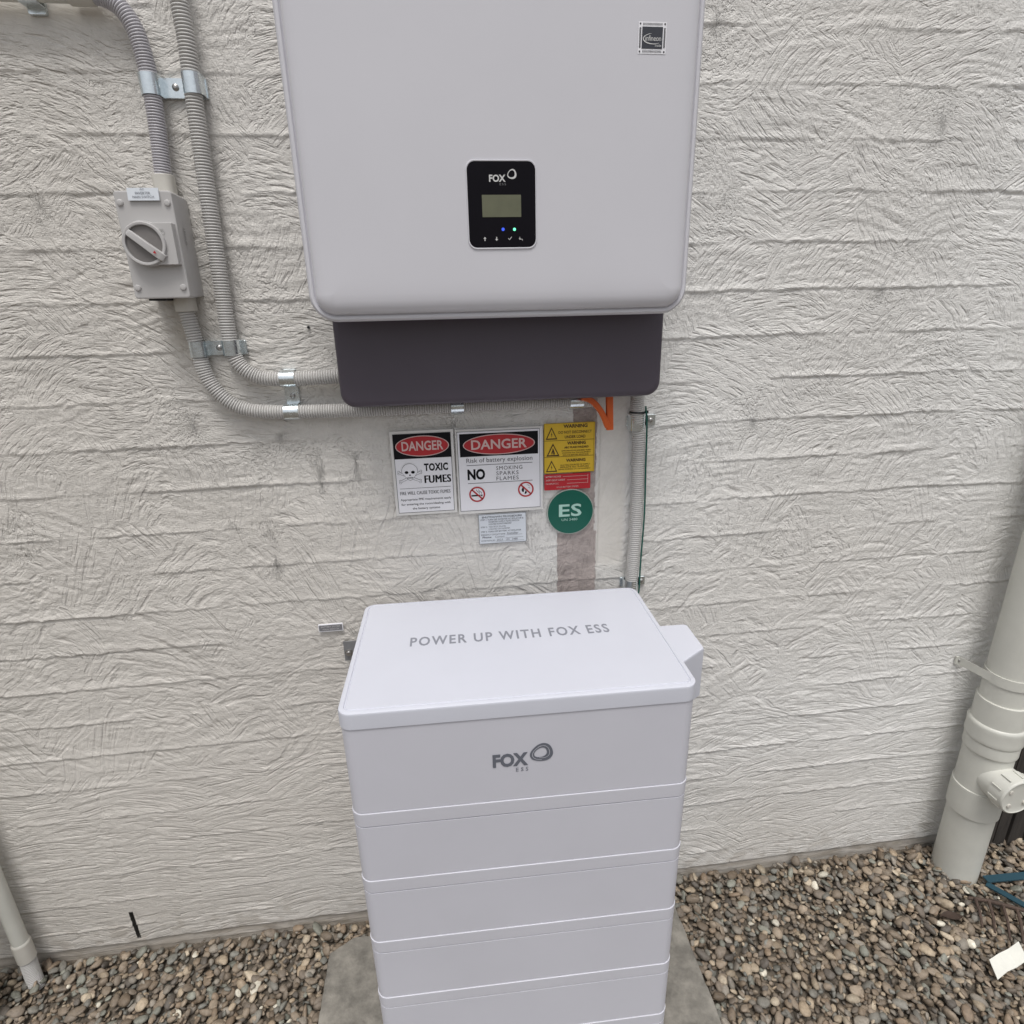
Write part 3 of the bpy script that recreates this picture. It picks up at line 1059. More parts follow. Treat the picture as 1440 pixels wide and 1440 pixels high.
    for i in range(30):
        t = math.radians(-100-210*i/29)
        w = 1.3*math.sin(PI*(i+1.5)/32)+0.15
        for lst, q in ((arc, 0), (arc2, w)):
            lst.append((W_*0.52+(W_*0.355-q)*math.cos(t), H_*0.535+(H_*0.17-q)*math.sin(t)))
    sh.band('logo', M_white_print, arc, arc2, 3, closed=False)
    sh.text(M_white_print, 'inside', W_-16, H_-11.2, W_-7, H_-8.4, 3)
    sh.finish(root)


M_sticker = mat('dark_chip_print', (0.035, 0.038, 0.05), 0.4)
build_inverter()

# ------------------------------------------------------------------ conduits
CY = -0.0205       # conduit centre line in front of the wall


def corrugated(name, pts, m, label, R=0.0134, pitch=0.0046, cat='conduit', parent=None, group=None, depth=0.0030, seg=20):
    st = pitch/6
    P = smooth_path(pts, st)
    n = len(P)
    ph = (np.arange(n) % 6)/6
    prof = np.where(ph < 0.09, 1.0, np.where(ph < 0.4, 0.12, np.where(ph < 0.6, 0.0, 0.35)))
    prof = np.array([1.0, 0.30, 0.04, 0.0, 0.04, 0.30])[np.arange(n) % 6]
    r = R-depth*prof
    mb = MB()
    mb.tube(P, list(r), seg)
    o = mb.build(name, m, parent, smooth=60)
    if parent is None:
        tag(o, label, cat, group)
    return o


corrugated('flexible_conduit', [(-0.494, CY, 1.9845), (-0.474, CY, 1.981), (-0.452, CY, 1.968), (-0.437, CY, 1.940), (-0.431, CY, 1.900), (-0.430, CY, 1.85), (-0.433, CY, 1.79),
                                (-0.437, CY, 1.742)], M_conduit_v,
           'grey corrugated conduit curving down from the top left corner into the isolator switch', pitch=0.0040)
corrugated('flexible_conduit', [(-0.366, CY, 2.30), (-0.367, CY, 2.10), (-0.366, CY, 1.980), (-0.365, CY, 1.926), (-0.368, CY, 1.861), (-0.370, CY, 1.792), (-0.373, CY, 1.688),
                                (-0.375, CY, 1.599), (-0.377, CY, 1.494), (-0.3745, CY, 1.458), (-0.362, CY, 1.434), (-0.338, CY, 1.4175), (-0.305, CY, 1.4125),
                                (-0.25, CY, 1.412), (-0.15, CY, 1.415)], M_conduit,
           'long grey corrugated conduit running beside the isolator and bending into the side of the inverter', R=0.0137)
corrugated('flexible_conduit', [(-0.441, CY, 1.537), (-0.437, CY, 1.50), (-0.434, CY, 1.471), (-0.430, CY, 1.431), (-0.419, CY, 1.402), (-0.398, CY, 1.376), (-0.370, CY, 1.360),
                                (-0.327, CY, 1.353), (-0.236, CY, 1.350), (-0.104, CY, 1.349), (0.101, CY, 1.350), (0.290, CY, 1.3485)], M_conduit,
           'grey corrugated conduit leaving the bottom of the isolator and running under the inverter')
corrugated('flexible_conduit', [(0.376, -0.045, 1.40), (0.379, -0.030, 1.35), (0.384, CY-0.002, 1.300), (0.388, CY-0.002, 1.262), (0.391, CY-0.002, 1.139), (0.3885, CY-0.002, 1.009),
                                (0.386, CY-0.002, 0.922), (0.383, CY-0.004, 0.84), (0.372, CY-0.010, 0.79), (0.345, CY-0.022, 0.765), (0.32, CY-0.036, 0.76)], M_conduit,
           'vertical grey corrugated conduit between the inverter and the battery stack', R=0.0140)

# straight conduit in the top left corner
root = thing('rigid_conduit', (-0.9, CY, 1.9845), 'straight grey rigid conduit with a coupling along the top left edge', 'conduit')
MB().tube([(-1.9, CY, 1.9845), (-0.515, CY, 1.9845)], 0.0128, 20).build('tube', M_pipe, root)
MB().lathe((-0.522, CY, 1.9845), (1, 0, 0), [(0, 0.0150), (0.001, 0.0158), (0.034, 0.0158), (0.0355, 0.0150)], seg=24).build('coupling', M_gland, root)


# ------------------------------------------------------------------ metal saddles
def band_over(mb, c, axis, w, R=0.0150, th=0.0012, legs=True):
    """strip bent over a conduit whose centre is c (x, z); axis 'z' = conduit vertical"""
    prof = []
    y0 = CY
    N = 14
    if legs:
        prof.append((-R, -0.0035))
    for k in range(N+1):
        t = PI*k/N
        prof.append((-R*math.cos(t), y0-R*math.sin(t)))
    if legs:
        prof.append((R, -0.0035))
    outer = prof
    inner = []
    for k, (a, y) in enumerate(prof):
        L = math.hypot(a, min(y-y0, 0)) or 1
        q = (R-th)/R
        inner.append((a*q, y0+(y-y0)*q if y < y0 else y))
    rg = []
    for s_ in (-w/2, w/2):
        ring = outer+inner[::-1]
        if axis == 'z':
            rg.append([(c[0]+a, y, c[1]+s_) for a, y in ring])
        else:
            rg.append([(c[0]+s_, y, c[1]+a) for a, y in ring])
    n = len(rg[0])
    vs_ = rg[0]+rg[1]
    fs_ = []
    for j in range(n):
        k = (j+1) % n
        fs_.append((j, k, n+k, n+j))
    m = n//2
    for j in range(m-1):
        fs_.append((j, n-1-j, n-2-j, j+1))
        fs_.append((n+j, n+j+1, n+n-2-j, n+n-1-j))
    mb.add(vs_, fs_)


def screw(mb, x, z, y=-0.0045, r=0.0052):
    mb.lathe((x, y, z), (0, -1, 0), [(0, r), (0.0012, r), (0.0030, r*0.6), (0.0034, r*0.3)], seg=12)


def saddle(label, axis, cs, w, plates, screws, R=0.0150, tilt=0):
    cx = sum(c[0] for c in cs)/len(cs)
    cz = sum(c[1] for c in cs)/len(cs)
    root = thing('conduit_saddle', (cx, 0, cz), label, 'pipe clip', 'zinc plated saddles holding the conduits')
    for c in cs:
        mb = MB()
        band_over(mb, c, axis, w, R)
        # pressed rib and fold lines
        mb.build('strap_band', M_zinc, root, smooth=35)
    for (x0, x1, z0, z1) in plates:
        mb = MB()
        loft_y(mb, x0, x1, z0, z1, 0.003, [(0.0, 0), (-0.0052, 0), (-0.0058, 0.0006)], n=3)
        mb.build('base_plate', M_zinc, root, smooth=35)
    for s_ in screws:
        mb = MB()
        screw(mb, s_[0], s_[1], -0.0058)
        mb.build('screw', M_steel, root)
    return root


saddle('upper twin metal saddle clamping both vertical conduits near the top', 'z', [(-0.4305, 1.869), (-0.3665, 1.871)], 0.029,
       [(-0.447, -0.350, 1.856, 1.884)], [(-0.398, 1.871)])
saddle('lower twin metal saddle clamping both vertical conduits above their bends', 'z', [(-0.4325, 1.469), (-0.3765, 1.470)], 0.0265,
       [(-0.449, -0.354, 1.457, 1.482)], [(-0.402, 1.470)])
saddle('upright twin metal saddle joining the two horizontal conduits left of the inverter', 'x', [(-0.286, 1.4125), (-0.287, 1.3515)], 0.0265,
       [(-0.2985, -0.2735, 1.338, 1.428)], [(-0.2855, 1.379)])
saddle('small metal saddle midway under the dark wiring box on the horizontal conduit', 'x', [(0.022, 1.3495)], 0.024, [(0.011, 0.033, 1.330, 1.369)], [])
saddle('small metal saddle beside the orange strap on the horizontal conduit', 'x', [(0.2565, 1.3495)], 0.027, [(0.244, 0.269, 1.330, 1.369)], [])
saddle('metal saddle with a round screw ear at the top of the vertical conduit', 'z', [(0.3835, 1.301)], 0.032, [(0.366, 0.412, 1.290, 1.312), (0.405, 0.4275, 1.2895, 1.3125)], [(0.417, 1.301)], R=0.0158)
saddle('metal saddle with a screw ear just above the back corner of the battery lid', 'z', [(0.3855, 0.936)], 0.030, [(0.366, 0.410, 0.926, 0.948), (0.405, 0.424, 0.926, 0.947)], [(0.415, 0.937)], R=0.0158)
saddle('metal saddle on the rigid conduit at the top left edge', 'x', [(-0.578, 1.9845)], 0.026, [(-0.591, -0.565, 1.962, 2.008)], [(-0.578, 2.004)], R=0.0145)

# black cable tie
mb = MB()
mb.lathe((0.3815, CY-0.004, 1.3215), (0.05, 0.1, 1), [(-0.0018, 0.0148), (-0.0018, 0.0158), (0.0018, 0.0158), (0.0018, 0.0148)], seg=28, caps=(False, False))
mb.box(0.3945, 0.4020, CY-0.012, CY-0.006, 1.3200, 1.3250)
tag(mb.build('cable_tie', M_black), 'black cable tie around the vertical conduit just below the inverter', 'cable tie')
# green earth wire
P = smooth_path([(0.395, -0.034, 1.335), (0.399, -0.034, 1.306), (0.4005, -0.034, 1.27), (0.4015, -0.034, 1.218), (0.4045, -0.033, 1.108), (0.4015, -0.034, 0.993),
                 (0.4005, -0.036, 0.935), (0.398, -0.037, 0.915)], 0.006)
root = thing('earth_wire', (0.40, 0, 0.91), 'thin green earth wire hanging down along the vertical conduit', 'wire')
MB().tube(P, 0.0019, 8).build('sheath', M_green, root)
MB().tube([(0.398, -0.037, 0.920), (0.3975, -0.037, 0.912), (0.3990, -0.037, 0.905), (0.4020, -0.037, 0.903)], 0.0028, 8).build('end_cap', M_black, root)


# ------------------------------------------------------------------ orange strap
def flat_strip(mb, pts, w, th):
    """strip in the xz plane seen from the front, w across in plane, th deep in y"""
    A, B = [], []
    for i, p in enumerate(pts):
        q0, q1 = pts[max(i-1, 0)], pts[min(i+1, len(pts)-1)]
        dx, dz = q1[0]-q0[0], q1[2]-q0[2]
        L = math.hypot(dx, dz)
        A.append((p[0]-dz/L*w/2, p[2]+dx/L*w/2, p[1]))
        B.append((p[0]+dz/L*w/2, p[2]-dx/L*w/2, p[1]))
    rg = []
    c = th*0.42
    for a, b in zip(A, B):
        y = a[2]
        rg.append([(a[0], y-th/2+c, a[1]), (a[0]*.9+b[0]*.1, y-th/2, a[1]*.9+b[1]*.1), (a[0]*.1+b[0]*.9, y-th/2, a[1]*.1+b[1]*.9), (b[0], y-th/2+c, b[1]),
                   (b[0], y+th/2-c, b[1]), (a[0]*.1+b[0]*.9, y+th/2, a[1]*.1+b[1]*.9), (a[0]*.9+b[0]*.1, y+th/2, a[1]*.9+b[1]*.1), (a[0], y+th/2-c, a[1])])
    mb.rings(rg)


root = thing('orange_strap', (0.31, -0.05, 1.29), 'bright orange plastic strap bent into a V hanging from under the inverter', 'strap')
mb = MB()
flat_strip(mb, smooth_path([(q[0], -0.052, q[2]) for q in (at(818, 558, -.052), at(831, 563, -.052), at(840.5, 572, -.052), at(848, 584, -.052), at(854.5, 600, -.052))], 0.003), 0.0118, 0.010)
mb.build('curved_arm', M_orange, root, smooth=40)
mb = MB()
flat_strip(mb, smooth_path([(0.3155, -0.048, 1.400), (0.3165, -0.048, 1.35), (0.3190, -0.048, 1.2945)], 0.006), 0.0145, 0.012)
mb.build('straight_arm', M_orange, root, smooth=40)


# ------------------------------------------------------------------ isolator switch
def build_isolator():
    x0, x1, z0, z1 = -0.4975, -0.4105, 1.5545, 1.7140
    root = thing('isolator_switch', ((x0+x1)/2, 0, z0), 'grey plastic rotary isolator switch with a round dial on the wall left of the inverter', 'switch')
    loft_y(MB(), x0, x1, z0, z1, 0.005, [(-0.002, 0.003), (-0.045, 0.0008), (-0.0465, 0.0018), (-0.0475, 0.0006), (-0.070, 0.0), (-0.0725, 0.0008), (-0.0735, 0.003)], n=4)\
        .build('enclosure', M_iso, root, smooth=40)
    yf = -0.0735
    for px, py in ((168.5, 285), (235, 285.5), (194, 405), (257.5, 404)):
        q = at(px, py, yf-0.001)
        mb = MB()
        mb.lathe((q[0], yf, q[2]), (0, -1, 0), [(-0.001, 0.0050), (0.0010, 0.0050), (0.0026, 0.0040), (0.0032, 0.0022)], seg=14)
        mb.build('screw_cap', M_iso, root)
    # raised block right of the dial
    yb = yf-0.0125
    c = at(204.5, 342.5, yb)
    cx, cz = c[0], c[2]
    R = 0.0335
    bl, br_ = at(226, 313, yb), at(252, 372, yb)
    out = []
    xr = min(br_[0], x1-0.001)
    zt, zbm = bl[2], br_[2]
    # outline: ring merged with the block
    a0 = math.asin(max(-1, min(1, (zt-cz)/R)))
    a1 = math.asin(max(-1, min(1, (zbm-cz)/R)))
    for k in range(41):
        t = a0+(2*PI-(a0-a1))*k/40
        out.append((cx+R*math.cos(t), cz+R*math.sin(t)))
    out += [(xr-0.001, zbm), (xr, zbm+0.001), (xr, zt-0.001), (xr-0.001, zt)]
    mb = MB()
    def sc(i, y):
        return [(cx+0.004+(a-cx-0.004)*(1-i), y, cz+(b-cz)*(1-i)) for a, b in out]
    mb.rings([sc(0, yf+0.001), sc(0, yb+0.001), sc(0.02, yb)])
    blk = mb.build('dial_block', M_iso, root, smooth=40)
    sh = Sheet((cx, yb-0.0001, cz))
    q = at(223, 322, yb)
    sh.text(M_iso_txt, 'OFF', (q[0]-cx)*1000, (cz-q[2])*1000, (q[0]-cx)*1000+7, (cz-q[2])*1000+2.6, 1)
    q = at(229, 327.5, yb)
    sh.ring('off_mark', M_iso_txt, (q[0]-cx)*1000, (cz-q[2])*1000, 3.2, 3.2, 0.7, 1, 24)
    sh.finish(blk)
    # ring, recess and handle
    mb = MB()
    mb.lathe((cx-0.0008, yb, cz-0.0005), (0, -1, 0), [(-0.002, 0.0322), (0.0035, 0.0322), (0.0046, 0.0312), (0.0046, 0.0284), (0.0040, 0.0276), (-0.0045, 0.0272)], seg=48, caps=(False, False))
    dial = mb.build('dial_ring', M_iso, root, smooth=40)
    mb = MB()
    mb.lathe((cx-0.0008, yb-0.0002, cz-0.0005), (0, -1, 0), [(0, 0.0271), (0.0005, 0.0271)], seg=48)
    mb.build('dial_recess', M_iso_dark, dial)
    yh = yb-0.0075
    p, q = at(176.5, 325, yh), at(230, 363.5, yh)
    ax = Vector((q[0]-p[0], 0, q[2]-p[2]))
    L = ax.length
    ax.normalize()
    nx = Vector((-ax.z, 0, ax.x))
    c0 = Vector(p)
    mb = MB()
    rg = []
    for t, hw, y1 in ((0, 0.0044, yh+0.003), (0.004, 0.0050, yh), (L*0.5, 0.0052, yh-0.0018), (L-0.006, 0.0062, yh), (L, 0.0056, yh+0.003)):
        b = c0+ax*t
        rg.append([b-nx*hw+Vector((0, yb-b.y, 0)), b-nx*hw+Vector((0, y1+0.001-b.y, 0)), b-nx*(hw-0.001)+Vector((0, y1-b.y, 0)),
                   b+nx*(hw-0.001)+Vector((0, y1-b.y, 0)), b+nx*hw+Vector((0, y1+0.001-b.y, 0)), b+nx*hw+Vector((0, yb-b.y, 0))])
    mb.rings(rg)
    hd = mb.build('handle', M_iso, root, smooth=40)
    m = c0+ax*(L*0.78)
    mb = MB()
    ys = yh-0.0019
    mb.add([(m.x+0.003*ax.x, ys, m.z+0.003*ax.z), (m.x-0.002*ax.x+0.0024*nx.x, ys, m.z-0.002*ax.z+0.0024*nx.z), (m.x-0.002*ax.x-0.0024*nx.x, ys, m.z-0.002*ax.z-0.0024*nx.z)], [(0, 1, 2)])
    mb.build('red_arrow', M_red, hd, smooth=0)
    # glands
    def gland(x, z0_, z1_, r, nm='gland'):
        mb = MB()
        rg = []
        for z, i in ((z0_, 0.001), (z0_+0.001, 0), (z1_-0.001, 0), (z1_, 0.001)):
            rg.append([(a, b, z) for a, b in rrect(x-r+i, x+r-i, CY-r+i, CY+r-i, 0.011, 5)])
        mb.rings(rg)
        mb.build(nm, M_gland, root, smooth=40)
    gland(-0.437, 1.712, 1.7445, 0.0158)
    gland(-0.440, 1.5330, 1.5560, 0.0162)
    MB().box(-0.482, -0.455, -0.06, -0.01, 1.5515, 1.5552).build('drain_plug', M_black, root)
    # side embossing
    mb = MB()
    v, f = text_geo('IP66', 0.02)
    vv = [(x1+0.0009, -0.052+b*0.0075, 1.662-a*0.026) for a, b in v]
    mb.add(vv, f)
    mb.build('embossed_lettering', M_iso_txt, root, smooth=0)
    # tilted label plate on top of the box
    yl = yf-0.0022
    a = at(177.5, 266, yl)
    sh = Sheet((a[0], yl, a[2]), (1, 0, 0.0), (0, -0.12, -1))
    b_ = at(225, 282, yl)
    Wl = (b_[0]-a[0])*1000
    Hl = (a[2]-b_[2])*1000
    MB().rings([[(a[0]+u*0.001, yl+0.0022 + (-0.12*v*0.001), a[2]-v*0.001) for u, v in ((0, -2), (Wl, -2), (Wl, Hl), (0, Hl))],
                [(a[0]+u*0.001, yl+0.0004 + (-0.12*v*0.001), a[2]-v*0.001) for u, v in ((0, -2), (Wl, -2), (Wl, Hl), (0, Hl))]]).build('label_plate', M_proc, root, smooth=0)
    sh.text(M_text, 'AC', Wl*0.42, -1.2, Wl*0.56, 1.4, 1)
    sh.text(M_text, 'INVERTER', Wl*0.26, 3.8, Wl*0.74, 7.4, 1)
    sh.text(M_text, 'MAIN SWITCH', Wl*0.16, 9.4, Wl*0.84, 12.8, 1)
    sh.finish(root)


M_iso_txt = mat('moulded_mark', (0.33, 0.32, 0.315), 0.5)
build_isolator()


# ------------------------------------------------------------------ signs
def sign_root(name, px0, z, label, cat='sign'):
    return thing(name, (px0, 0, z), label, cat)


def board(root, x0, z0, w, h, y, th, m, nm='panel', r=0.0005):
    loft_y(MB(), x0, x0+w*0.001, z0-h*0.001, z0, r, [(y+th, 0), (y+0.0002, 0), (y, 0.0002)], n=3).build(nm, m, root, smooth=0)


def prohibition(sh, cu, cv, r):
    sh.ring('pictogram', M_red, cu, cv, r, r, r*0.19, 3, 40)
    k = r*0.66
    sh.stroke('pictogram', M_red, [(cu-k, cv-k), (cu+k, cv+k)], r*0.19, 3)


def sign_toxic():
    x0, z0, w, h = -0.1135, 1.3015, 125, 175
    root = sign_root('danger_sign', x0, z0-0.175, 'white DANGER TOXIC FUMES sign with a skull and crossbones, leftmost on the wall')
    y = -0.0052
    board(root, x0, z0, w, h, y, 0.003, M_signframe)
    sh = Sheet((x0, y-0.0001, z0))
    sh.rect('face', M_signw, 6, 6, w-6, h-6, 1)
    sh.frame('border', M_ink2, 5.4, 5.4, w-5.4, h-5.4, 0.9, 2)
    sh.rect('header', M_ink, 6, 6, w-6, 56, 2)
    sh.ellipse('oval', M_pink, w/2, 31, 53, 21, 3)
    sh.ellipse('oval', M_red, w/2, 31, 51.2, 19.4, 4)
    sh.text(M_pink, 'DANGER', 22, 20.5, w-21, 40, 5, bold=0.02)
    # skull
    s = 'pictogram'
    cu, cv = 34, 81
    pts = []
    for k in range(40):
        t = 2*PI*k/40
        rx = 15.5 if math.sin(t) < 0.15 else 15.5-6.5*min(1, (math.sin(t)-0.15)*1.4)
        pts.append((cu+rx*math.cos(t), cv+(15 if math.sin(t) < 0 else 19)*math.sin(t)))
    for sx in (-1, 1):
        sh.stroke(s, M_ink2, [(cu-sx*22, cv+3), (cu+sx*20, cv+22)], 4.6, 2)
        sh.stroke(s, M_signw, [(cu-sx*21.3, cv+3.3), (cu+sx*19.3, cv+21.7)], 3.2, 3)
        for ex, ey in ((-sx*22, 3), (sx*20, 22)):
            for q in (-2, 2):
                sh.ellipse(s, M_ink2, cu+ex, cv+ey+q, 2.6, 2.2, 2, 14)
                sh.ellipse(s, M_signw, cu+ex, cv+ey+q, 2.0, 1.6, 3, 14)
    sh.poly(s, M_ink2, [(cu+(a-cu)*1.04, cv+(b-cv)*1.04) for a, b in pts], 4)
    sh.poly(s, M_signw, pts, 5)
    for sx in (-1, 1):
        sh.ellipse(s, M_ink, cu+sx*6.4, cv+2.5, 3.7, 3.0, 6, 16)
    sh.poly(s, M_ink, [(cu-1.9, cv+9.5), (cu, cv+6), (cu+1.9, cv+9.5)], 6)
    sh.rect(s, M_ink2, cu-6, cv+13.6, cu+6, cv+14.6, 6)
    for q in range(-2, 3):
        sh.rect(s, M_ink2, cu+q*2.4-0.3, cv+12.2, cu+q*2.4+0.3, cv+16.6, 6)
    sh.text(M_ink, 'TOXIC', 63, 67, w-14, 83, 2, bold=0.042, spacing=1.10)
    sh.text(M_ink, 'FUMES', 62, 92, w-9, 108, 2, bold=0.18, spacing=1.10)
    sh.rect('rule', M_ink2, 12, 117.2, w-11, 118.0, 2)
    sh.text(M_ink2, 'FIRE WILL CAUSE TOXIC FUMES', 11, 124, w-12, 131, 2, bold=0.06, spacing=1.1)
    sh.text(M_ink2, 'Appropriate PPE requirements apply', 11, 139, w-11, 145, 2, bold=0.01)
    sh.text(M_ink2, 'for entering the room/dealing with', 12, 149, w-13, 155, 2, bold=0.01)
    sh.text(M_ink2, 'the battery systems', 34, 158.5, w-35, 164.5, 2, bold=0.01)
    sh.finish(root)


def sign_battery():
    x0, z0, w, h = 0.0150, 1.2995, 177, 178
    root = sign_root('danger_sign', x0, z0-h*.001, 'square white DANGER sign reading NO smoking sparks flames, middle of the row')
    y = -0.0062
    board(root, x0, z0, w, h, y, 0.003, M_signframe)
    sh = Sheet((x0, y-0.0001, z0))
    sh.rect('face', M_signw, 4, 4, w-4, h-6, 1)
    sh.frame('border', M_ink2, 3.2, 4.2, w-6, h-6.5, 0.9, 2)
    sh.rect('header', M_ink, 8, 9, w-10, 56, 2)
    sh.ellipse('oval', M_pink, w/2-1, 32.5, 73, 21, 3)
    sh.ellipse('oval', M_red, w/2-1, 32.5, 71, 19.3, 4)
    sh.text(M_pink, 'DANGER', 31, 22, w-33, 42, 5, bold=0.02)
    sh.text(M_ink2, 'Risk of battery explosion', 20, 59.5, w-22, 71.5, 2)
    sh.rect('rule', M_ink2, 20, 73.5, w-22, 74.6, 2)
    sh.text(M_ink, 'NO', 21, 82, 57, 105, 2, bold=0.045)
    for k, t in enumerate(('SMOKING', 'SPARKS', 'FLAMES')):
        sh.text(M_ink2, t, 80, 78.5+k*11, 80+(54 if k == 0 else 46), 86.5+k*11, 2, spacing=1.15)
    sh.rect('rule', M_ink2, 21, 111.5, w-22, 112.6, 2)
    # no smoking
    cu, cv = 39, 136
    s = 'pictogram'
    sh.rect(s, M_ink, cu-12, cv+1, cu+6, cv+4.2, 2)
    sh.rect(s, M_ink2, cu+7, cv+1, cu+11, cv+4.2, 2)
    for q in (0, 4.5):
        sh.stroke(s, M_ink2, [(cu+9-q, cv-1), (cu+9-q, cv-4), (cu+5-q, cv-6), (cu+3-q, cv-10)], 1.0, 2)
    prohibition(sh, cu, cv, 16.5)
    # no flames
    cu, cv = w-36.5, 131
    sh.poly(s, M_ink, [(cu-9, cv), (cu-6, cv-6), (cu-3.5, cv+0.5), (cu-4.5, cv+6), (cu-8, cv+4.5)], 2)
    sh.poly(s, M_ink, [(cu-3, cv+9), (cu-0.5, cv+2.5), (cu+2.6, cv+6), (cu-0.5, cv+10.5)], 2)
    sh.stroke(s, M_ink2, [(cu+2, cv-9), (cu+5, cv-9.5), (cu+8, cv-6)], 0.7, 2)
    sh.stroke(s, M_ink2, [(cu+5, cv-4), (cu+9, cv-2)], 0.7, 2)
    prohibition(sh, cu, cv, 16.5)
    sh.finish(root)


def triangle(sh, cu, v0, v1, hw, kind):
    s = 'pictogram'
    sh.poly(s, M_yink, [(cu-hw, v1), (cu, v0), (cu+hw, v1)], 2)
    k = 0.74
    h = v1-v0
    sh.poly(s, M_yellow, [(cu-hw*k, v1-h*0.10), (cu, v0+h*0.17), (cu+hw*k, v1-h*0.10)], 3)
    if kind == 'bolt':
        sh.poly(s, M_yink, [(cu+0.6, v0+h*.36), (cu-1.6, v0+h*.62), (cu-0.2, v0+h*.62), (cu-0.4, v0+h*.86), (cu+1.5, v0+h*.56), (cu+0.2, v0+h*.56)], 4)
    else:
        sh.poly(s, M_yink, [(cu-3, v1-h*.14), (cu-3.4, v1-h*.3), (cu-1.4, v1-h*.46), (cu-0.6, v0+h*.34), (cu+1.6, v0+h*.5), (cu+3.6, v1-h*.26), (cu+3.8, v1-h*.14)], 4)
        sh.poly(s, M_yellow, [(cu-1.4, v1-h*.14), (cu-1.2, v1-h*.26), (cu+0.2, v1-h*.36), (cu+0.2, v1-h*.14)], 5)


def sign_yellow():
    x0, z0, w, h = 0.1945, 1.3035, 106, 105
    root = sign_root('warning_sign', x0, z0-h*.001, 'yellow label of three WARNING panels with black triangles above the red label')
    y = -0.0056
    board(root, x0, z0, w, h, y, 0.002, M_yellow, r=0.002)
    sh = Sheet((x0, y-0.0001, z0))
    sh.frame('border', M_yink, 0.4, 0.4, w-2, h-0.6, 0.5, 1)
    sh.rect('rule', M_yink, 1, 35.4, w-2, 36.2, 1)
    sh.rect('rule', M_yink, 1, 69.4, w-2, 70.2, 1)
    triangle(sh, 15.5, 7.5, 33, 12, 'bolt')
    triangle(sh, 18.5, 41, 68, 13.5, 'fire')
    triangle(sh, 15.5, 77, 101, 12, 'bolt')
    T = lambda b, a0, a1, b0, b1, bo=0.01: sh.text(M_yink, b, a0, b0, a1, b1, 1, bold=bo)
    T('WARNING', 40, 90, 3.2, 10.6, 0.035)
    T('DO NOT DISCONNECT', 30, 99, 16.5, 22, 0.01)
    T('UNDER LOAD', 43, 86, 26, 32, 0.015)
    T('WARNING', 48, 87, 38.5, 45.4, 0.035)
    T('ARC FLASH HAZARD', 42, 93, 48.8, 53, 0.03)
    T('APPROPRIATE PPE REQUIRED WHEN', 36, 98, 56.5, 59.6)
    T('WORKING ON THIS EQUIPMENT', 37, 98, 61, 64.1)
    T('ISOLATE BEFORE SERVICING', 39, 93, 65.4, 68.3)
    T('WARNING', 46, 87, 75, 81.5, 0.035)
    T('MULTIPLE SOURCES OF SUPPLY', 34, 97, 86.5, 89.6)
    T('ISOLATE ALL SUPPLIES', 34, 94, 90.8, 93.9)
    T('BEFORE WORKING ON THIS EQUIPMENT', 30, 98, 95.6, 98.8)
    sh.finish(root)


def sign_red():
    x0, z0, w, h = 0.1950, 1.1965, 98, 34
    root = sign_root('red_label', x0, z0-h*.001, 'small red label with white lines of print directly under the yellow warnings', 'label')
    y = -0.0052
    board(root, x0, z0, w, h, y, 0.002, M_redsign)
    sh = Sheet((x0, y-0.0001, z0))
    for k, (t, u1) in enumerate((('BATTERY VOLTAGE', 35), ('SHORT CIRCUIT CURRENT', 44), ('MAXIMUM D.C.', 31))):
        sh.text(M_pink, t, 3, 3+k*7.6, u1, 6.6+k*7.6, 1, bold=0.02)
        sh.rect('rule', M_pink, 39 if k == 0 else 48, 5.2+k*7.6, w-5, 5.9+k*7.6, 1)
    sh.rect('rule', M_pink, w-6, 2.5, w-5.3, 22, 1)
    sh.text(M_pink, 'SOLAR BATTERY SYSTEM', 26, 26.5, 72, 29.8, 1, bold=0.02)
    sh.finish(root)


def sign_es():
    cx, cz = 0.2505, 1.1125
    root = sign_root('round_sign', cx, cz-0.05, 'round green disc sign with the white letters ES')
    mb = MB()
    mb.lathe((cx, -0.0045, cz), (0, -1, 0), [(-0.004, 0.0505), (0.0022, 0.0505), (0.0026, 0.0500)], seg=64)
    mb.build('rim', M_es_edge, root)
    mb = MB()
    mb.lathe((cx, -0.0068, cz), (0, -1, 0), [(0, 0.0487), (0.0007, 0.0487)], seg=64)
    mb.build('disc', M_es, root)
    sh = Sheet((cx-0.05, -0.0077, cz+0.05))
    sh.text(M_mint, 'ES', 25, 32, 74, 60, 1, bold=0.02, spacing=1.05)
    sh.text(M_mint, 'UN 3480', 31, 64, 65, 69.5, 1)
    sh.finish(root)


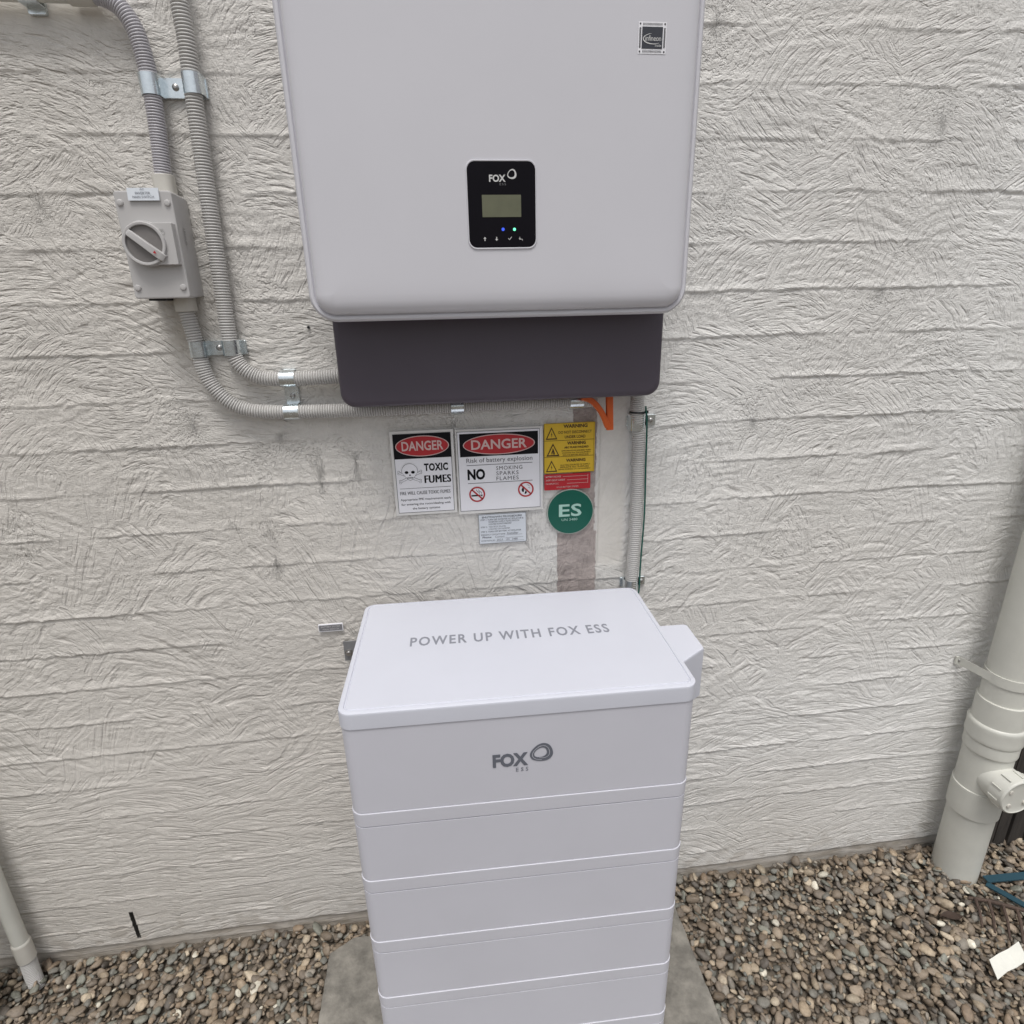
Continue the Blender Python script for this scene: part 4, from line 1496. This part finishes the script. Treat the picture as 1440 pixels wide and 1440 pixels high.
def sign_proc():
    x0, z0, w, h = 0.0545, 1.1175, 101, 66
    root = sign_root('procedure_label', x0, z0-h*.001, 'small pale blue shutdown procedure label crowded with print below the square sign', 'label')
    y = -0.0052
    board(root, x0, z0, w, h, y, 0.002, M_proc)
    sh = Sheet((x0, y-0.0001, z0))
    sh.frame('border', M_text, 0, 0, w, h, 0.8, 1)
    rows = [('SHUTDOWN PROCEDURE', 7, 92, 4.0, 8.2, .02), ('STEP 1: TURN OFF INVERTER AC ISOLATOR &', 4, 95, 10.2, 13.6, .01), ('INVERTER SUPPLY MAIN SWITCH', 21, 86, 15.2, 18.6, .01),
            ('LOCATED IN SWITCHBOARD', 21, 69, 20.4, 23.6, .01), ('STEP 2:', 4, 18, 26.5, 29.6, .01), ('TURN OFF DC ISOLATOR', 21, 57, 26.5, 29.6, .0),
            ('LOCATED ON INVERTER', 21, 66, 31.5, 34.6, .0), ('STEP 3: TURN OFF BATTERY AT ISOLATOR', 4, 90, 37.0, 40.3, .01),
            ('EMERGENCY CONTACT NAME:', 4, 56, 44.0, 47.2, .01), ('Installer', 60, 84, 42.2, 47, .0), ('Phone', 7, 26, 49.0, 53.4, .02),
            ('Contact', 34, 54, 49.0, 53.4, .0), ('SYSTEM INSTALLED:', 4, 34, 57.6, 60.8, .01), ('2023', 37, 50, 56.2, 60.6, .0), ('UN', 57, 64, 56.2, 60.6, .0), ('3480', 70, 82, 56.2, 60.6, .0)]
    for t, a, b, c, d, bo in rows:
        sh.text(M_text, t, a, c, b, d, 1, bold=bo)
    sh.rect('rule', M_text, 58, 48, 92, 48.5, 1)
    sh.rect('rule', M_text, 56, 54.2, 94, 54.7, 1)
    sh.rect('rule', M_text, 36, 61.8, 96, 62.3, 1)
    sh.finish(root)


def sign_small():
    x0, z0, w, h = -0.301, 0.8895, 52, 18
    root = sign_root('name_plate', x0, z0-h*.001, 'tiny grey engraved plate on the wall left of the battery lid', 'label')
    y = -0.0055
    board(root, x0, z0, w, h, y, 0.003, M_signw)
    sh = Sheet((x0, y-0.0001, z0))
    sh.rect('face', M_plate, 1.4, 2.0, w-1.6, h-2.2, 1)
    sh.text(M_white_print, 'BATTERY SYSTEM', 6, 4.0, 46, 7.6, 2, bold=0.01)
    sh.text(M_white_print, 'MAIN SWITCH', 9, 10.2, 43, 13.6, 2, bold=0.01)
    sh.finish(root)


M_plate = mat('engraved_grey_plate', (0.20, 0.20, 0.215), 0.5)
sign_toxic()
sign_battery()
sign_yellow()
sign_red()
sign_es()
sign_proc()
sign_small()

# dark plug in the wall beside the wiring box
mb = MB()
mb.lathe((-0.241, 0.0, 1.501), (0, -1, 0), [(0, 0.0025), (0.006, 0.0025), (0.0068, 0.0018)], seg=8)
tag(mb.build('wall_plug', M_black), 'tiny black plug in the render just left of the inverter corner', 'plug')


# ------------------------------------------------------------------ downpipe on the right
def build_downpipe():
    X, Y = 1.35, -0.080
    root = thing('drain_pipe', (X, Y, 0), 'thick grey green vertical drain pipe with an inspection tee on the right', 'pipe')
    c = (X, Y, 0)
    MB().lathe(c, (0.0, 0, 1), [(0.55, 0.0515), (2.5, 0.0515)], seg=48, caps=(False, True)).build('upper_pipe', M_pipe, root)
    MB().lathe(c, (0, 0, 1), [(-0.05, 0.0545), (0.235, 0.0545)], seg=48).build('lower_pipe', M_pipe, root)
    # strap
    mb = MB()
    mb.lathe(c, (0, 0, 1), [(0.624, 0.0518), (0.624, 0.0545), (0.650, 0.0545), (0.650, 0.0518)], seg=48, caps=(False, False))
    p = at(1342, 934, -0.004)
    e = Vector((X-0.0525, Y-0.005, 0.637))
    s = Vector((p[0], -0.003, 0.640))
    d = (e-s)
    hh = 0.011
    rg = []
    for t, y_off in ((0, 0), (0.28, 0), (0.34, 0), (1, 0)):
        q = s+Vector((d.x*t, 0, d.z*t)) if t <= 0.3 else s+Vector((d.x*t, d.y*(t-0.28)/0.72, d.z*t))
        rg.append([(q.x, q.y-0.003, q.z-hh), (q.x, q.y-0.003, q.z+hh), (q.x, q.y+0.001, q.z+hh), (q.x, q.y+0.001, q.z-hh)])
    mb.rings(rg)
    st = mb.build('strap', M_pipe, root, smooth=40)
    mb = MB()
    screw(mb, s.x+0.010, s.z, -0.006, 0.0045)
    mb.build('screw', M_steel, st)
    # coupling
    MB().lathe(c, (0, 0, 1), [(0.455, 0.0560), (0.571, 0.0565), (0.573, 0.0555), (0.5735, 0.0516)], seg=48, caps=(False, False)).build('coupling', M_pipe, root, smooth=40)
    MB().lathe(c, (0, 0, 1), [(0.452, 0.0560), (0.454, 0.0598), (0.460, 0.0622), (0.468, 0.0612), (0.490, 0.0612), (0.500, 0.0622), (0.506, 0.0600), (0.508, 0.0563)], seg=48,
               caps=(False, False)).build('collar', M_pipe, root, smooth=50)
    MB().lathe(c, (0, 0, 1), [(0.418, 0.0548), (0.420, 0.0585), (0.424, 0.0594), (0.430, 0.0590), (0.455, 0.0592), (0.458, 0.0560)], seg=48, caps=(False, False)).build('socket', M_pipe, root, smooth=50)
    # tee
    tee = MB().lathe(c, (0, 0, 1), [(0.295, 0.0553), (0.425, 0.0553)], seg=48, caps=(False, False)).build('tee', M_pipe, root)
    MB().lathe(c, (0, 0, 1), [(0.222, 0.0546), (0.2225, 0.0585), (0.225, 0.0592), (0.300, 0.0592), (0.305, 0.0586), (0.306, 0.0554)], seg=48, caps=(False, False)).build('lower_socket', M_pipe, root, smooth=50)
    d = (0.02, -1, -0.02)
    cc = (X, Y, 0.352)
    MB().lathe(cc, d, [(0.0, 0.0475), (0.066, 0.0475)], seg=40, caps=(False, False)).build('branch', M_pipe, tee)
    cap = MB().lathe(cc, d, [(0.062, 0.0478), (0.0635, 0.0505), (0.097, 0.0510), (0.1005, 0.0500), (0.102, 0.0470), (0.0995, 0.0450), (0.0990, 0.030), (0.0990, 0.001)], seg=40).build('access_cap', M_pipe, tee, smooth=50)
    for k in range(10):
        t = 2*PI*k/10+0.2
        q = (cc[0]+0.0505*math.cos(t), cc[1]-0.080, cc[2]+0.0505*math.sin(t))
        MB().box(q[0]-0.0012, q[0]+0.0012, q[1]-0.013, q[1]+0.013, q[2]-0.0016, q[2]+0.0016).build('grip_rib', M_pipe, cap)
    for k in range(4):
        t = 2*PI*k/4+0.9
        q = (cc[0]+0.030*math.cos(t), cc[1]-0.099, cc[2]-0.002+0.030*math.sin(t))
        mb = MB()
        mb.lathe(q, (0, -1, 0), [(-0.001, 0.0058), (0.003, 0.0055), (0.0035, 0.0035)], seg=12)
        mb.build('cap_lug', M_gland, cap)
    # scuffs
    return root


build_downpipe()


# ------------------------------------------------------------------ small pipe bottom left and big pipe at the edge
root = thing('small_drain_pipe', (-1.075, -0.04, 0), 'slim grey green pipe on the far left ending in a ribbed hose in the pebbles', 'pipe')
MB().lathe((-1.079, -0.040, 0), (0, 0, 1), [(0.125, 0.0165), (1.2, 0.0165)], seg=28).build('tube', M_pipe, root)
MB().lathe((-1.079, -0.040, 0), (0, 0, 1), [(0.072, 0.0180), (0.073, 0.0195), (0.124, 0.0195), (0.128, 0.0185), (0.131, 0.0166)], seg=28).build('sleeve', M_gland, root)
corrugated('ribbed_hose', [(-1.079, -0.040, 0.080), (-1.0785, -0.042, 0.05), (-1.076, -0.046, 0.02), (-1.070, -0.052, -0.012)], M_conduit, '', R=0.0170, pitch=0.0046, parent=root)
mb = MB()
mb.lathe((-1.160, -0.135, 0), (0, 0, 1), [(-0.03, 0.050), (2.40, 0.050)], seg=36)
tag(mb.build('wide_pipe', M_pipe), 'wide grey green pipe cut off by the lower left edge of the picture', 'pipe')

# ------------------------------------------------------------------ dark boards right of the drain pipe
root = thing('timber_palings', (1.62, -0.03, 0), 'dark weathered timber boards behind the drain pipe at the right edge', 'fence')
x = 1.472
k = 0
while x < 2.2:
    w = random.uniform(0.036, 0.05)
    y = random.uniform(-.004, .004)
    loft_z(MB(), x, x+w, -0.030+y, -0.014+y, 0.002, [(-0.02, 0), (0.42+random.uniform(-.01, .01), 0), (0.424, 0.002)], n=2).build('board', M_timber, root, smooth=40)
    x += w+random.uniform(0.005, 0.010)
MB().box(1.46, 2.2, -0.0125, -0.004, 0.06, 0.10).build('rail', M_timber, root, smooth=0)

# ------------------------------------------------------------------ things lying on the pebbles
def lying_strip(mb, a, b, w, th, z0, z1):
    a, b = Vector((*a, z0)), Vector((*b, z1))
    d = (b-a).normalized()
    n = Vector((-d.y, d.x, 0))*w/2
    up = Vector((0, 0, th))
    mb.rings([[a-n, a+n, a+n+up, a-n+up], [b-n, b+n, b+n+up, b-n+up]])


mb = MB()
lying_strip(mb, (1.384, -0.141), (1.60, -0.152), 0.020, 0.004, 0.022, 0.024)
tag(mb.build('plastic_strip', M_bluep), 'straight blue plastic strip lying on the pebbles behind the drain pipe foot', 'strip')
mb = MB()
lying_strip(mb, (1.379, -0.150), (1.442, -0.262), 0.017, 0.004, 0.018, 0.026)
tag(mb.build('plastic_strip', M_bluep), 'slanted blue plastic strip on the pebbles leading toward the rusty rake', 'strip')

root = thing('rusty_rake_head', (1.37, -0.22, 0.02), 'rusty brown rake head lying half buried in the pebbles at the right edge', 'rake')
mb = MB()
mb.tube([(1.297, -0.180, 0.020), (1.34, -0.199, 0.026), (1.45, -0.262, 0.028), (1.52, -0.302, 0.026)], 0.0046, 8)
mb.build('bar', M_rust, root)
for a, b in (((1.309, -0.187), (1.272, -0.252)), ((1.337, -0.200), (1.292, -0.268)), ((1.364, -0.214), (1.312, -0.290)), ((1.390, -0.228), (1.336, -0.302)), ((1.420, -0.245), (1.36, -0.325))):
    mb = MB()
    mb.tube([(*a, 0.026), ((a[0]+b[0])/2+0.002, (a[1]+b[1])/2, 0.024), (*b, 0.014)], [0.0040, 0.0036, 0.0024], 8)
    mb.build('tine', M_rust, root)

# torn card with folds
root_pts = [(1.209, -0.333), (1.240, -0.326), (1.273, -0.318), (1.309, -0.309), (1.293, -0.349), (1.258, -0.357), (1.226, -0.364), (1.192, -0.374), (1.201, -0.353)]
hts = [0.028, 0.033, 0.030, 0.036, 0.034, 0.027, 0.031, 0.025, 0.026]
mb = MB()
n = len(root_pts)
v = [(p[0], p[1], h) for p, h in zip(root_pts, hts)]
v2 = [(p[0], p[1], h+0.0016) for p, h in zip(root_pts, hts)]
quads = [(0, 1, 6, 8), (8, 6, 7), (1, 2, 5, 6), (2, 3, 4, 5)]
fs = [tuple(reversed(f)) for f in quads]+[tuple(i+n for i in f) for f in quads]+[(i, (i+1) % n, n+(i+1) % n, n+i) for i in range(n)]
mb.add(v+v2, fs)
tag(mb.build('torn_card', M_card, smooth=0), 'creased scrap of white card lying on the pebbles near the right edge', 'card')

# dead leaf
mb = MB()
L0 = Vector((1.184, -0.217, 0.020))
L1 = Vector((1.236, -0.226, 0.026))
top_, bot_ = [], []
for k in range(7):
    t = k/6
    c_ = L0.lerp(L1, t)
    w = 0.013*math.sin(PI*min(max(t, 0.03), 0.97))**0.8
    top_.append((c_.x, c_.y+w, c_.z+0.004*math.sin(3*t)))
    bot_.append((c_.x+0.003, c_.y-w, c_.z+0.006))
mid = [((a[0]+b[0])/2, (a[1]+b[1])/2, (a[2]+b[2])/2-0.003) for a, b in zip(top_, bot_)]
rg = [[top_[k], mid[k], bot_[k], (mid[k][0], mid[k][1], mid[k][2]+0.0008)] for k in range(7)]
mb.rings(rg)
tag(mb.build('dead_leaf', M_leaf, smooth=60), 'dark curled dead leaf on the pebbles in front of the drain pipe', 'leaf')
